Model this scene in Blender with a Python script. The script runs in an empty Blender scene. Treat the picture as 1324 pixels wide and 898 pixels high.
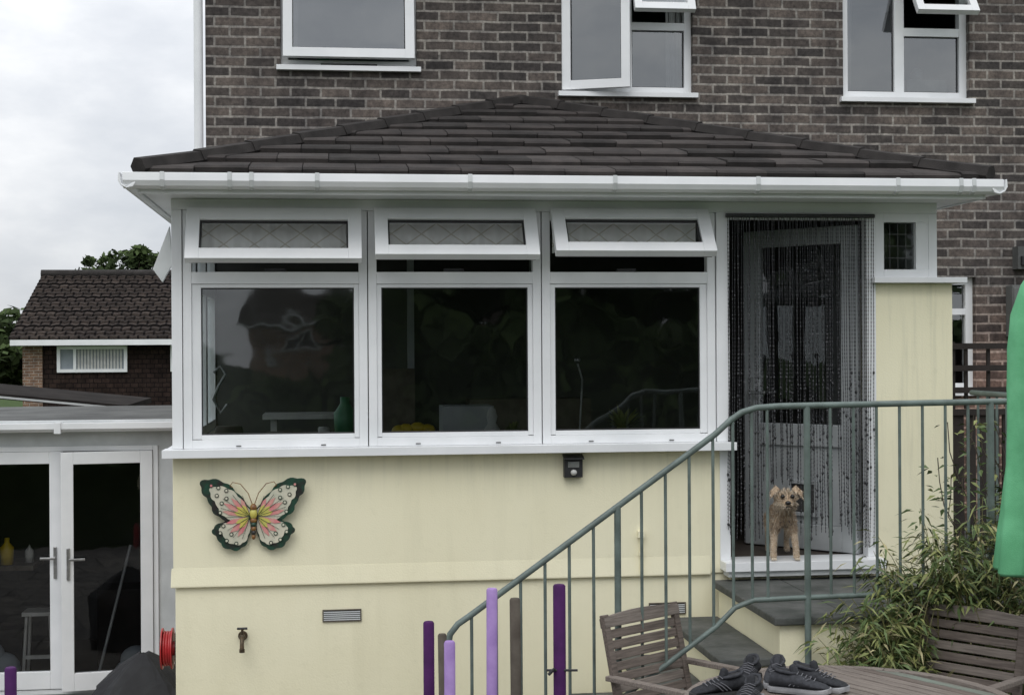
import bpy, math, random
from mathutils import Vector, Matrix, Euler
random.seed(7)
R=math.radians
E=2.75            # eye height above the lower ground
def H(h): return E+h
D=bpy.data; C=bpy.context

# ------------------------------------------------------------------ materials
def newmat(name):
    m=D.materials.new(name); m.use_nodes=True
    nt=m.node_tree; b=nt.nodes['Principled BSDF']; return m,nt,b
def N(nt,t,**k):
    n=nt.nodes.new(t)
    for a,v in k.items(): setattr(n,a,v)
    return n
def coords(nt,stretch=(1,1,1)):
    tc=N(nt,'ShaderNodeTexCoord'); mp=N(nt,'ShaderNodeMapping'); mp.inputs['Scale'].default_value=stretch
    nt.links.new(tc.outputs['Object'],mp.inputs['Vector']); return mp.outputs['Vector']
def noise(nt,vec,scale,detail=5,rough=.55):
    n=N(nt,'ShaderNodeTexNoise'); n.inputs['Scale'].default_value=scale; n.inputs['Detail'].default_value=detail
    n.inputs['Roughness'].default_value=rough; nt.links.new(vec,n.inputs['Vector']); return n.outputs['Fac']
def ramp(nt,fac,stops):
    r=N(nt,'ShaderNodeValToRGB'); el=r.color_ramp.elements
    while len(el)<len(stops): el.new(.5)
    for e,(p,c) in zip(el,stops): e.position=p; e.color=(*c,1)
    nt.links.new(fac,r.inputs['Fac']); return r.outputs['Color']
def mixc(nt,fac,a,b,mode='MIX'):
    m=N(nt,'ShaderNodeMix',data_type='RGBA',blend_type=mode)
    for s,v in ((m.inputs[0],fac),(m.inputs[6],a),(m.inputs[7],b)):
        if isinstance(v,(int,float)): s.default_value=v
        elif isinstance(v,tuple): s.default_value=(*v[:3],1)
        else: nt.links.new(v,s)
    return m.outputs[2]
def mathn(nt,op,a,b=None,c=None):
    m=N(nt,'ShaderNodeMath',operation=op)
    for i,v in enumerate((a,b,c)):
        if v is None: continue
        if isinstance(v,(int,float)): m.inputs[i].default_value=v
        else: nt.links.new(v,m.inputs[i])
    return m.outputs[0]
def bumpit(nt,b,h,strength,dist=.01):
    bp=N(nt,'ShaderNodeBump'); bp.inputs['Strength'].default_value=strength; bp.inputs['Distance'].default_value=dist
    nt.links.new(h,bp.inputs['Height']); nt.links.new(bp.outputs['Normal'],b.inputs['Normal'])
def pmat(name,c1,c2=None,scale=6,rough=.6,bump=0,bscale=60,metallic=0,stretch=(1,1,1),lo=.35,hi=.65,spec=.5):
    m,nt,b=newmat(name); c2=c2 or tuple(x*.8 for x in c1)
    v=coords(nt,stretch)
    nt.links.new(ramp(nt,noise(nt,v,scale),[(lo,c1),(hi,c2)]),b.inputs['Base Color'])
    b.inputs['Roughness'].default_value=rough; b.inputs['Metallic'].default_value=metallic
    b.inputs['Specular IOR Level'].default_value=spec
    if bump: bumpit(nt,b,noise(nt,v,bscale,3),bump)
    return m

def brickmat(name,c1,c2,mortar,bw=.225,rh=.075,ms=.009,low=None,plane='xz',spec=.3,bias=-.1):
    m,nt,b=newmat(name)
    tc=N(nt,'ShaderNodeTexCoord'); sp=N(nt,'ShaderNodeSeparateXYZ'); nt.links.new(tc.outputs['Object'],sp.inputs[0])
    cb=N(nt,'ShaderNodeCombineXYZ')
    if plane=='xz':
        nt.links.new(mathn(nt,'ADD',sp.outputs[0],sp.outputs[1]),cb.inputs[0]); nt.links.new(sp.outputs[2],cb.inputs[1])
    else:
        nt.links.new(sp.outputs[0],cb.inputs[0]); nt.links.new(sp.outputs[1],cb.inputs[1])
    wob=N(nt,'ShaderNodeTexNoise'); wob.inputs['Scale'].default_value=5; nt.links.new(tc.outputs['Object'],wob.inputs['Vector'])
    vm=N(nt,'ShaderNodeVectorMath',operation='MULTIPLY_ADD'); nt.links.new(wob.outputs['Color'],vm.inputs[0])
    vm.inputs[1].default_value=(.014,.012,0); nt.links.new(cb.outputs[0],vm.inputs[2])
    br=N(nt,'ShaderNodeTexBrick'); br.offset=.5
    nt.links.new(vm.outputs[0],br.inputs['Vector'])
    br.inputs['Scale'].default_value=1; br.inputs['Brick Width'].default_value=bw; br.inputs['Row Height'].default_value=rh
    br.inputs['Mortar Size'].default_value=ms; br.inputs['Mortar Smooth'].default_value=.35; br.inputs['Bias'].default_value=bias
    br.inputs['Color1'].default_value=(*c1,1); br.inputs['Color2'].default_value=(*c2,1); br.inputs['Mortar'].default_value=(*mortar,1)
    big=noise(nt,tc.outputs['Object'],.8,3); fine=noise(nt,tc.outputs['Object'],38,5,.65); med=noise(nt,tc.outputs['Object'],6,3)
    col=br.outputs['Color']
    col=mixc(nt,1.0,col,ramp(nt,fine,[(.28,(.55,.55,.55)),(.72,(1.5,1.48,1.46))]),'MULTIPLY')
    col=mixc(nt,1.0,col,ramp(nt,med,[(.3,(.66,.66,.68)),(.7,(1.3,1.28,1.25))]),'MULTIPLY')
    col=mixc(nt,1.0,col,ramp(nt,big,[(.3,(.82,.82,.84)),(.7,(1.14,1.12,1.09))]),'MULTIPLY')
    if low:
        z=mathn(nt,'SUBTRACT',low,sp.outputs[2]); z=mathn(nt,'MULTIPLY_ADD',z,.9,.1); z=mathn(nt,'ADD',z,mathn(nt,'MULTIPLY',big,.5))
        cl=N(nt,'ShaderNodeClamp'); nt.links.new(z,cl.inputs[0])
        col=mixc(nt,cl.outputs[0],col,mixc(nt,1.0,col,(1.6,1.2,1.08),'MULTIPLY'))
    nt.links.new(col,b.inputs['Base Color']); b.inputs['Roughness'].default_value=.92; b.inputs['Specular IOR Level'].default_value=spec
    h=mathn(nt,'MULTIPLY_ADD',br.outputs['Fac'],-1.0,mathn(nt,'MULTIPLY',fine,.5))
    bumpit(nt,b,h,.6,.008)
    return m

M={}
M['brick']=brickmat('dark_brick',(.115,.098,.088),(.033,.032,.033),(.225,.215,.20),ms=.0105,low=2.9,bias=-.15)
M['brick2']=brickmat('neighbour_brick',(.2,.12,.08),(.12,.08,.06),(.3,.28,.25))
M['hung']=brickmat('hung_tiles',(.034,.023,.02),(.022,.016,.014),(.01,.008,.008),.2,.12,.012,spec=.1)
M['pan']=brickmat('concrete_roof_tiles',(.046,.038,.034),(.028,.024,.022),(.008,.007,.007),.24,.32,.03,plane='xy',spec=.05)
M['paving']=brickmat('paving',(.2,.19,.175),(.15,.145,.14),(.07,.07,.065),.6,.6,.012,plane='xy')
M['upvc']=pmat('white_upvc',(.80,.81,.82),(.72,.735,.745),3,.32,.02,30)
M['upvc2']=pmat('weathered_upvc',(.60,.62,.62),(.50,.52,.52),5,.45)
M['updoor']=pmat('door_upvc',(.40,.42,.43),(.32,.34,.35),5,.45)
M['tile']=pmat('brown_roof_tile',(.054,.047,.044),(.030,.027,.026),5,.9,.5,180,spec=.2)
M['tileb']=pmat('brown_roof_tile_b',(.070,.061,.057),(.043,.039,.037),7,.9,.5,180,spec=.2)
M['tilec']=pmat('brown_roof_tile_c',(.041,.037,.035),(.024,.022,.021),7,.9,.5,180,spec=.2)
M['under']=pmat('underlay',(.012,.012,.012),rough=.9)
M['black']=pmat('black_plastic',(.015,.015,.016),(.022,.022,.024),20,.45)
M['cover']=pmat('black_cover',(.022,.023,.025),(.014,.014,.016),7,.75,.6,9,spec=.3)
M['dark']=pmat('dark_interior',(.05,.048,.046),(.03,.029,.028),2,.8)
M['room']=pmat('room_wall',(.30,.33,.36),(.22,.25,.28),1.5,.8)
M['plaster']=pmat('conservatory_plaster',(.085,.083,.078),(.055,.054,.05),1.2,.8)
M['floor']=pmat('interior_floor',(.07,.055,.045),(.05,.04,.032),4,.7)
M['slate']=pmat('slate_slab',(.10,.102,.096),(.045,.05,.045),5,.8,.5,35)
M['rail']=pmat('painted_railing',(.135,.175,.16),(.085,.11,.10),9,.5,.2,90)
M['brass']=pmat('brass',(.13,.09,.055),(.055,.045,.03),30,.5,metallic=.6)
M['steel']=pmat('steel',(.45,.45,.45),(.3,.3,.3),20,.35,metallic=.9)
M['tan']=pmat('fur_tan',(.46,.345,.235),(.34,.25,.17),30,.9)
M['furl']=pmat('fur_light',(.64,.56,.45),(.52,.44,.34),30,.9)
M['furd']=pmat('fur_dark',(.17,.135,.11),(.11,.085,.07),30,.9)
M['nose']=pmat('dog_nose',(.010,.009,.009),rough=.25)
M['green']=pmat('parasol_fabric',(.16,.47,.25),(.12,.38,.195),9,.85,.25,200,spec=.2)
M['purple']=pmat('purple_foam',(.065,.012,.09),(.045,.009,.065),14,.75,spec=.25)
M['lav']=pmat('lavender_foam',(.36,.24,.5),(.27,.17,.4),9,.75,spec=.25)
M['brownpole']=pmat('faded_foam',(.12,.105,.085),(.075,.062,.05),9,.8,spec=.25)
M['red']=pmat('red_plastic',(.42,.02,.025),(.3,.02,.02),8,.4)
M['yellow']=pmat('yellow_plastic',(.6,.44,.03),rough=.4)
M['white']=pmat('white_object',(.5,.5,.48),(.4,.4,.38),8,.5)
M['greenobj']=pmat('green_object',(.05,.2,.1),rough=.4)
M['grass']=pmat('grass',(.05,.08,.022),(.03,.052,.015),3,.95,.5,80,spec=.1)
M['trellis']=pmat('stained_timber',(.028,.02,.017),(.018,.014,.012),10,.8,.3,60)
M['felt']=pmat('roofing_felt',(.15,.155,.15),(.09,.092,.09),2.5,.9,.3,90,spec=.2)
M['darkroof']=pmat('dark_sheet_roof',(.035,.031,.029),(.02,.018,.017),3,.95,spec=.03)
M['wood']=pmat('weathered_teak',(.20,.165,.142),(.095,.077,.067),5,.8,.5,30,stretch=(1.2,22,22),lo=.3,hi=.7,spec=.25)
M['wood2']=pmat('weathered_teak_b',(.265,.228,.198),(.135,.113,.10),5,.8,.5,30,stretch=(1.2,22,22),lo=.3,hi=.7,spec=.25)
M['wood3']=pmat('weathered_teak_green',(.20,.25,.21),(.145,.125,.107),4,.8,.5,30,stretch=(1.2,18,18),lo=.3,hi=.7,spec=.25)
M['leaf1']=pmat('leaf_yellowgreen',(.25,.26,.085),(.155,.19,.06),14,.6)
M['leaf2']=pmat('leaf_green',(.105,.15,.045),(.07,.11,.035),14,.6)
M['leaf3']=pmat('leaf_straw',(.38,.34,.18),(.28,.25,.13),14,.65)
M['leafd']=pmat('leaf_dark',(.035,.055,.018),(.024,.038,.013),5,.8,spec=.2)
M['leafm']=pmat('leaf_mid',(.06,.09,.028),(.04,.064,.02),5,.8,spec=.2)
M['bark']=pmat('bark',(.09,.07,.05),(.05,.04,.03),12,.9,.5,30)
M['cane']=pmat('bamboo_cane',(.2,.19,.07),(.14,.13,.05),20,.5)
M['shoe']=pmat('shoe_mesh_black',(.018,.019,.022),(.034,.035,.04),60,.85,.5,400,spec=.3)
M['shoe2']=pmat('shoe_mesh_grey',(.05,.052,.06),(.032,.033,.038),60,.85,.5,400,spec=.3)
M['sole']=pmat('shoe_sole',(.34,.34,.35),(.22,.22,.23),25,.7)
M['solek']=pmat('shoe_sole_dark',(.03,.03,.03),(.05,.05,.05),25,.7)
M['lace']=pmat('shoe_lace',(.15,.15,.165),rough=.8)
M['bf_green']=pmat('art_dark_green',(.012,.06,.035),(.02,.015,.015),18,.4)
M['bf_cream']=pmat('art_cream',(.62,.58,.46),(.48,.48,.38),12,.45)
M['bf_pink']=pmat('art_pink',(.60,.18,.2),(.6,.34,.28),16,.45)
M['bf_yellow']=pmat('art_yellow',(.6,.5,.1),(.45,.45,.12),16,.45)
M['bf_body']=pmat('art_body',(.13,.045,.02),(.25,.13,.03),30,.35)
M['bead']=pmat('bead_dark',(.028,.028,.031),(.06,.06,.065),120,.25,metallic=.3)
M['beadl']=pmat('bead_silver',(.17,.17,.18),(.10,.10,.105),120,.25,metallic=.3)
M['skyblind']=pmat('vertical_blind',(.62,.66,.64),(.4,.44,.43),1,.7,stretch=(9,9,.05))

def cream():
    m,nt,b=newmat('cream_masonry_paint')
    v=coords(nt); vs=coords(nt,(5,5,.5))
    c=ramp(nt,noise(nt,v,.9,4),[(.3,(.785,.74,.535)),(.7,(.83,.79,.59))])
    c=mixc(nt,1.0,c,ramp(nt,noise(nt,vs,1.6,5,.6),[(.25,(.94,.94,.935)),(.5,(1,1,1))]),'MULTIPLY')
    c=mixc(nt,1.0,c,ramp(nt,noise(nt,v,14,6,.7),[(.22,(.93,.93,.92)),(.42,(1,1,1))]),'MULTIPLY')
    sp=N(nt,'ShaderNodeSeparateXYZ'); nt.links.new(v,sp.inputs[0])
    z=mathn(nt,'ADD',sp.outputs[2],mathn(nt,'MULTIPLY',noise(nt,vs,2,4),.8))
    mr=N(nt,'ShaderNodeMapRange'); mr.inputs[1].default_value=.3; mr.inputs[2].default_value=1.7
    nt.links.new(z,mr.inputs[0])
    c=mixc(nt,mr.outputs[0],mixc(nt,1.0,c,(.86,.86,.83),'MULTIPLY'),c)
    z2=N(nt,'ShaderNodeMapRange'); z2.inputs[1].default_value=H(-.95); z2.inputs[2].default_value=H(-.60); nt.links.new(sp.outputs[2],z2.inputs[0])
    st=ramp(nt,noise(nt,coords(nt,(9,9,.35)),3.0,4,.6),[(.5,(0,0,0)),(.72,(1,1,1))])
    f=mathn(nt,'MULTIPLY',mathn(nt,'MULTIPLY',z2.outputs[0],.25),st)
    c=mixc(nt,f,c,(.38,.38,.29))
    nt.links.new(c,b.inputs['Base Color']); b.inputs['Roughness'].default_value=.9; b.inputs['Specular IOR Level'].default_value=.2
    bumpit(nt,b,mathn(nt,'ADD',noise(nt,v,110,4),mathn(nt,'MULTIPLY',noise(nt,v,4,3),2.0)),.25,.006)
    return m
M['cream']=cream()

def glassmat(name,ior=1.9,tint=(.78,.82,.82),rough=.006,wob=.08):
    m=D.materials.new(name); m.use_nodes=True; nt=m.node_tree; nt.nodes.clear()
    o=N(nt,'ShaderNodeOutputMaterial'); mx=N(nt,'ShaderNodeMixShader'); t=N(nt,'ShaderNodeBsdfTransparent'); g=N(nt,'ShaderNodeBsdfGlossy')
    f=N(nt,'ShaderNodeFresnel'); f.inputs['IOR'].default_value=ior
    t.inputs[0].default_value=(*tint,1); g.inputs['Roughness'].default_value=rough; g.inputs[0].default_value=(.9,.93,.95,1)
    v=coords(nt); bp=N(nt,'ShaderNodeBump'); bp.inputs['Strength'].default_value=wob; bp.inputs['Distance'].default_value=.02
    nt.links.new(noise(nt,v,2.2,2),bp.inputs['Height']); nt.links.new(bp.outputs[0],g.inputs['Normal'])
    nt.links.new(f.outputs[0],mx.inputs[0]); nt.links.new(t.outputs[0],mx.inputs[1]); nt.links.new(g.outputs[0],mx.inputs[2])
    nt.links.new(mx.outputs[0],o.inputs[0]); return m
M['glass']=glassmat('window_glass',2.1,rough=.03,wob=.16)
M['glassv']=glassmat('vent_glass',1.6,(.93,.94,.94))
M['glassup']=glassmat('window_glass_upper',2.7,(.72,.78,.80))

def lattice():
    m,nt,b=newmat('quilted_net_curtain'); v=coords(nt); sp=N(nt,'ShaderNodeSeparateXYZ'); nt.links.new(v,sp.inputs[0])
    def line(s):
        a=mathn(nt,'MULTIPLY_ADD',sp.outputs[2],s,sp.outputs[0]); a=mathn(nt,'MULTIPLY',a,5.5)
        a=mathn(nt,'FRACT',a); a=mathn(nt,'SUBTRACT',a,.5); a=mathn(nt,'ABSOLUTE',a); return mathn(nt,'LESS_THAN',a,.035)
    l=mathn(nt,'MAXIMUM',line(1.4),line(-1.4))
    c=mixc(nt,mathn(nt,'MULTIPLY',l,.55),ramp(nt,noise(nt,v,9,4),[(.3,(.78,.79,.78)),(.7,(.90,.91,.90))]),(.42,.38,.26))
    nt.links.new(c,b.inputs['Base Color']); b.inputs['Roughness'].default_value=.9; return m
M['net']=lattice()

# ------------------------------------------------------------------ mesh builder
class MB:
    def __init__(s): s.v=[]; s.f=[]; s.m=[]; s.s=[]; s.mats=[]; s.T=None
    def mi(s,m):
        m=M[m] if isinstance(m,str) else m
        if m not in s.mats: s.mats.append(m)
        return s.mats.index(m)
    def poly(s,vs,fs,mat,smooth=False):
        o=len(s.v); i=s.mi(mat)
        if s.T is not None: vs=[s.T@Vector(p) for p in vs]
        s.v+= [tuple(p) for p in vs]
        for f in fs: s.f.append([a+o for a in f]); s.m.append(i); s.s.append(smooth)
    def box(s,x0,x1,y0,y1,z0,z1,mat):
        if x0>x1:x0,x1=x1,x0
        if y0>y1:y0,y1=y1,y0
        if z0>z1:z0,z1=z1,z0
        vs=[(x0,y0,z0),(x1,y0,z0),(x1,y1,z0),(x0,y1,z0),(x0,y0,z1),(x1,y0,z1),(x1,y1,z1),(x0,y1,z1)]
        s.poly(vs,[(0,3,2,1),(4,5,6,7),(0,1,5,4),(1,2,6,5),(2,3,7,6),(3,0,4,7)],mat)
    def frame(s,x0,x1,z0,z1,y0,y1,w,mat,wb=None):
        wb=wb or w
        s.box(x0,x0+w,y0,y1,z0,z1,mat); s.box(x1-w,x1,y0,y1,z0,z1,mat)
        s.box(x0+w,x1-w,y0,y1,z1-w,z1,mat); s.box(x0+w,x1-w,y0,y1,z0,z0+wb,mat)
    def pane(s,x0,x1,z0,z1,y,mat='glass'):
        s.poly([(x0,y,z0),(x1,y,z0),(x1,y,z1),(x0,y,z1)],[(0,1,2,3)],mat)
    def tube(s,pts,r,mat,n=10,caps=True,smooth=True):
        pts=[Vector(p) for p in pts]; rs=r if isinstance(r,(list,tuple)) else [r]*len(pts)
        vs=[]; fs=[]; up=None
        for i,p in enumerate(pts):
            if i==0: t=pts[1]-p
            elif i==len(pts)-1: t=p-pts[i-1]
            else: t=(pts[i+1]-p).normalized()+(p-pts[i-1]).normalized()
            t=t.normalized() if t.length>1e-9 else Vector((0,0,1))
            if up is None: up=Vector((1,0,0)) if abs(t.x)<.9 else Vector((0,1,0))
            a=(up-t*up.dot(t)).normalized(); b=t.cross(a); up=a
            for k in range(n):
                an=2*math.pi*k/n; vs.append(p+(a*math.cos(an)+b*math.sin(an))*rs[i])
        for i in range(len(pts)-1):
            for k in range(n):
                k2=(k+1)%n; fs.append((i*n+k,i*n+k2,(i+1)*n+k2,(i+1)*n+k))
        s.poly(vs,fs,mat,smooth)
        if caps:
            o=len(pts)-1
            s.poly([vs[k] for k in range(n)][::-1],[tuple(range(n))],mat)
            s.poly([vs[o*n+k] for k in range(n)],[tuple(range(n))],mat)
    def ball(s,c,r,mat,nu=12,nv=8):
        rx,ry,rz=r if isinstance(r,(tuple,list)) else (r,r,r); vs=[];fs=[]
        for j in range(nv+1):
            ph=math.pi*j/nv
            for i in range(nu):
                th=2*math.pi*i/nu; vs.append((c[0]+rx*math.sin(ph)*math.cos(th),c[1]+ry*math.sin(ph)*math.sin(th),c[2]-rz*math.cos(ph)))
        for j in range(nv):
            for i in range(nu):
                i2=(i+1)%nu; fs.append((j*nu+i,j*nu+i2,(j+1)*nu+i2,(j+1)*nu+i))
        s.poly(vs,fs,mat,True)
    def lathe(s,c,prof,mat,n=20,mod=None):
        vs=[];fs=[]
        for (r,z) in prof:
            for i in range(n):
                th=2*math.pi*i/n; rr=r*(mod(th,z) if mod else 1); vs.append((c[0]+rr*math.cos(th),c[1]+rr*math.sin(th),c[2]+z))
        for j in range(len(prof)-1):
            for i in range(n):
                i2=(i+1)%n; fs.append((j*n+i,j*n+i2,(j+1)*n+i2,(j+1)*n+i))
        s.poly(vs,fs,mat,True)
    def prism(s,pts2,y0,y1,mat,axis='y'):
        n=len(pts2)
        g=(lambda p,d:(p[0],d,p[1])) if axis=='y' else (lambda p,d:(d,p[0],p[1]))
        vs=[g(p,y0) for p in pts2]+[g(p,y1) for p in pts2]
        s.poly(vs,[tuple(range(n)),tuple(range(2*n-1,n-1,-1))]+[(i,i+n,(i+1)%n+n,(i+1)%n) for i in range(n)],mat)
    def build(s,name,parent=None,bevel=0,loc=None,rot=None):
        me=D.meshes.new(name); me.from_pydata(s.v,[],s.f)
        for m in s.mats: me.materials.append(m)
        me.polygons.foreach_set('material_index',s.m); me.polygons.foreach_set('use_smooth',s.s); me.update()
        o=D.objects.new(name,me); C.scene.collection.objects.link(o)
        if parent: o.parent=parent
        if loc: o.location=loc
        if rot: o.rotation_euler=rot
        if bevel:
            b=o.modifiers.new('bevel','BEVEL'); b.width=bevel; b.segments=2; b.limit_method='ANGLE'; b.angle_limit=R(40)
        return o
def empty(name):
    e=D.objects.new(name,None); C.scene.collection.objects.link(e); return e
def wall_grid(mb,x0,x1,z0,z1,ops,y0,y1,mat):
    xs=sorted({x0,x1,*[o[0] for o in ops],*[o[1] for o in ops]}); 
    for i in range(len(xs)-1):
        a,b=xs[i],xs[i+1]; cm=(a+b)/2
        cuts=sorted([(o[2],o[3]) for o in ops if o[0]<cm<o[1]]); z=z0
        for c0,c1 in cuts: mb.box(a,b,y0,y1,z,c0,mat); z=c1
        mb.box(a,b,y0,y1,z,z1,mat)

# ------------------------------------------------------------------ ground
g=MB(); g.box(-200,200,-200,300,-.3,0,'grass'); g.build('ground')
g=MB(); g.box(-6,1.14,3.0,11.9,.004,.03,'paving'); g.box(1.14,6.5,7.42,7.49,.004,.03,'paving'); g.build('pavement')
g=MB(); g.box(1.15,6.5,3.0,7.40,.004,.45,'paving'); g.build('patio')
g=MB(); g.box(-9,9,-14,2.6,.004,1.1,'grass'); g.build('lawn')

# ------------------------------------------------------------------ main brick house
house=empty('brick_house'); FY=11.2
winA=(-.369,.657,H(2.13),H(3.05)); winB=(1.773,2.81,H(1.965),H(3.05)); winC=(4.023,5.07,H(1.955),H(3.05)); winD=(4.30,5.11,H(-.37),H(.54))
mb=MB()
wall_grid(mb,-.925,9,0,H(3.6),[winA,winB,winC,winD],FY,FY+.28,'brick')
mb.box(-.925,-.645,FY+.28,19,0,H(3.6),'brick'); mb.box(8.72,9,FY+.28,19,0,H(3.6),'brick'); mb.box(-.645,8.72,18.7,19,0,H(3.6),'brick')
mb.build('walls',house)
mb=MB()
zt=H(3.6)
mb.poly([(-1.2,10.8,zt-.05),(9.3,10.8,zt-.05),(9.3,15.1,zt+2.2),(-1.2,15.1,zt+2.2),(-1.2,19.4,zt-.05),(9.3,19.4,zt-.05)],[(0,1,2,3),(3,2,5,4)],'pan')
mb.box(-1.2,9.3,10.82,10.86,zt-.2,zt-.03,'upvc')
mb.poly([(-.925,11.2,zt),(-.925,19,zt),(-.925,15.1,zt+2.1)],[(0,1,2)],'brick'); mb.build('roof',house)
mb=MB()
for (a,b_,c,d_) in (winA,winB,winC,winD):
    x0,x1,z0,z1=a-.5,b_+.5,c-.6,d_+.2; y0,y1=FY+.285,FY+2.6
    mb.poly([(x0,y1,z0),(x1,y1,z0),(x1,y1,z1),(x0,y1,z1)],[(0,1,2,3)],'room')
    mb.poly([(x0,y0,z0),(x1,y0,z0),(x1,y1,z0),(x0,y1,z0)],[(0,1,2,3)],'floor')
    mb.poly([(x0,y0,z1),(x1,y0,z1),(x1,y1,z1),(x0,y1,z1)],[(0,1,2,3)],'room')
    for x in (x0,x1): mb.poly([(x,y0,z0),(x,y1,z0),(x,y1,z1),(x,y0,z1)],[(0,1,2,3)],'room')
mb.build('rooms',house)
def Tm(p,ax,ang): return Matrix.Translation(p)@Matrix.Rotation(ang,4,ax)
w=MB(); y=FY+.06
def sill(x0,x1,z): w.box(x0-.03,x1+.03,FY-.05,y+.02,z-.035,z+.002,'upvc')
x0,x1,z0,z1=winA; w.frame(x0,x1,z0+.003,z1,y,y+.07,.055,'upvc'); sill(x0,x1,z0)
w.T=Tm((x0+.02,y-.005,z1-.02),'X',-R(6)); sw=x1-x0-.04; sh=z1-z0-.07
w.frame(0,sw,-sh,0,-.05,-.001,.07,'upvc'); w.frame(.062,sw-.062,-sh+.062,-.062,-.035,-.03,.014,'black'); w.pane(.07,sw-.07,-sh+.07,-.07,-.02,'glassup'); w.T=None
w.box(x0+.3,x1-.3,y-.03,y-.01,z0+.015,z0+.03,'black')
x0,x1,z0,z1=winB; mx=2.305; tz=H(2.50); sill(x0,x1,z0)
w.frame(x0,x1,z0+.003,z1,y,y+.07,.055,'upvc'); w.box(mx-.035,mx+.035,y+.002,y+.068,z0+.058,z1-.055,'upvc'); w.box(mx+.035,x1-.055,y+.004,y+.066,tz-.03,tz+.03,'upvc')
w.frame(mx+.036,x1-.056,z0+.059,tz-.031,y+.03,y+.034,.008,'black')
w.pane(mx+.035,x1-.055,z0+.05,tz-.03,y+.035,'glassup')
w.T=Tm((x0+.02,y-.005,0),'Z',-R(20)); w.frame(0,.53,z0+.02,z1-.02,-.05,-.001,.068,'upvc'); w.frame(.062,.468,z0+.082,z1-.082,-.03,-.027,.012,'black'); w.pane(.068,.462,z0+.088,z1-.088,-.02,'glassup')
w.T=Tm((mx+.01,y-.005,z1-.03),'X',-R(24)); w.frame(0,.475,-.50,0,-.05,-.001,.06,'upvc'); w.pane(.06,.415,-.44,-.06,-.02,'glassup'); w.T=None
x0,x1,z0,z1=winC; mx=4.51; tz=H(2.50); sill(x0,x1,z0)
w.frame(x0,x1,z0+.003,z1,y,y+.07,.06,'upvc'); w.box(mx-.04,mx+.04,y+.002,y+.068,z0+.063,z1-.06,'upvc'); w.box(mx+.04,x1-.06,y+.004,y+.066,tz-.035,tz+.03,'upvc')
w.frame(x0+.061,mx-.041,z0+.064,z1-.061,y+.03,y+.034,.008,'black'); w.frame(mx+.041,x1-.061,z0+.064,tz-.036,y+.03,y+.034,.008,'black')
w.pane(x0+.06,mx-.04,z0+.06,z1-.06,y+.035,'glassup'); w.pane(mx+.04,x1-.06,z0+.06,tz-.035,y+.035,'glassup')
w.T=Tm((mx+.02,y-.005,z1-.03),'X',-R(34)); w.frame(0,.50,-.54,0,-.05,-.001,.06,'upvc'); w.pane(.06,.44,-.48,-.06,-.02,'glassup'); w.T=None
x0,x1,z0,z1=winD; sill(x0,x1,z0); w.frame(x0,x1,z0+.003,z1,y,y+.07,.06,'upvc'); w.box(x0+.06,x1-.06,y+.002,y+.068,H(.24),H(.29),'upvc')
w.pane(x0+.06,x1-.06,z0+.06,z1-.06,y+.035,'glassup')
w.build('windows',house,bevel=.005)
mb=MB()
for (xa,xb,za,zb) in ((2.64,2.76,H(1.99),H(3.0)),(1.80,1.86,H(1.99),H(3.0)),(-.33,-.25,H(2.15),H(3.0)),(4.07,4.16,H(2.0),H(3.0))):
    vs=[];n=14
    for i in range(n+1):
        x=xa+(xb-xa)*i/n; yy=FY+.2+.015*math.sin(i*1.9); vs+=[(x,yy,za),(x+.02*math.sin(i),yy,zb)]
    mb.poly(vs,[(2*i,2*i+2,2*i+3,2*i+1) for i in range(n)],'white',True)
mb.box(4.62,4.95,FY+.17,FY+.25,H(2.0),H(2.14),'white'); mb.lathe((4.72,FY+.22,H(2.14)),[(.0,0),(.04,0),(.05,.06),(.02,.1),(0,.1)],'white')
mb.lathe((-.05,FY+.2,H(2.14)),[(0,0),(.05,0),(.05,.1),(.02,.12),(0,.12)],'greenobj'); mb.build('window_board_items',house)
mb=MB(); mb.tube([(-.975,FY-.02,0.1),(-.975,FY-.02,zt)],.034,'upvc'); 
for z in (3.0,4.2,5.4): mb.box(-1.02,-.93,FY-.06,FY+.02,z,z+.03,'upvc')
mb.build('downpipe',house)
mb=MB(); mb.box(5.42,5.56,FY-.10,FY,H(.60),H(.78),'felt'); mb.box(5.44,5.54,FY-.13,FY-.1,H(.63),H(.70),'black'); mb.build('floodlight',house)
mb=MB(); mb.box(5.36,5.75,FY-.12,FY-.002,H(.06),H(.47),'felt'); mb.box(5.37,5.74,FY-.13,FY-.121,H(.08),H(.45),'felt'); mb.build('meter_box',house,bevel=.006)

# ------------------------------------------------------------------ conservatory
con=empty('conservatory'); Y0=8.80; XL,XR=-.93,3.76
mb=MB()
mb.box(XL,2.42,Y0,Y0+.25,H(-1.39),H(-.621),'cream')
mb.prism([(Y0+.014,0),(Y0+.25,0),(Y0+.25,H(-1.391)),(Y0+.014,H(-1.391))],XL+.01,2.419,'cream','x')
mb.prism([(Y0-.0005,H(-1.28)),(Y0-.012,H(-1.385)),(Y0-.012,H(-1.398)),(Y0-.0005,H(-1.398))],XL-.014,2.30,'cream','x')
mb.box(2.421,3.35,Y0,Y0+.25,0,H(-1.36),'cream')
mb.box(3.351,3.863,Y0+.002,Y0+.30,0,H(.385),'cream')
mb.box(3.56,3.863,Y0+.301,FY-.002,0,H(.385),'cream')
mb.box(XL+.001,XL+.25,Y0+.251,FY-.002,0,H(-.621),'cream')
mb.build('rendered_walls',con,bevel=.006)

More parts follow.
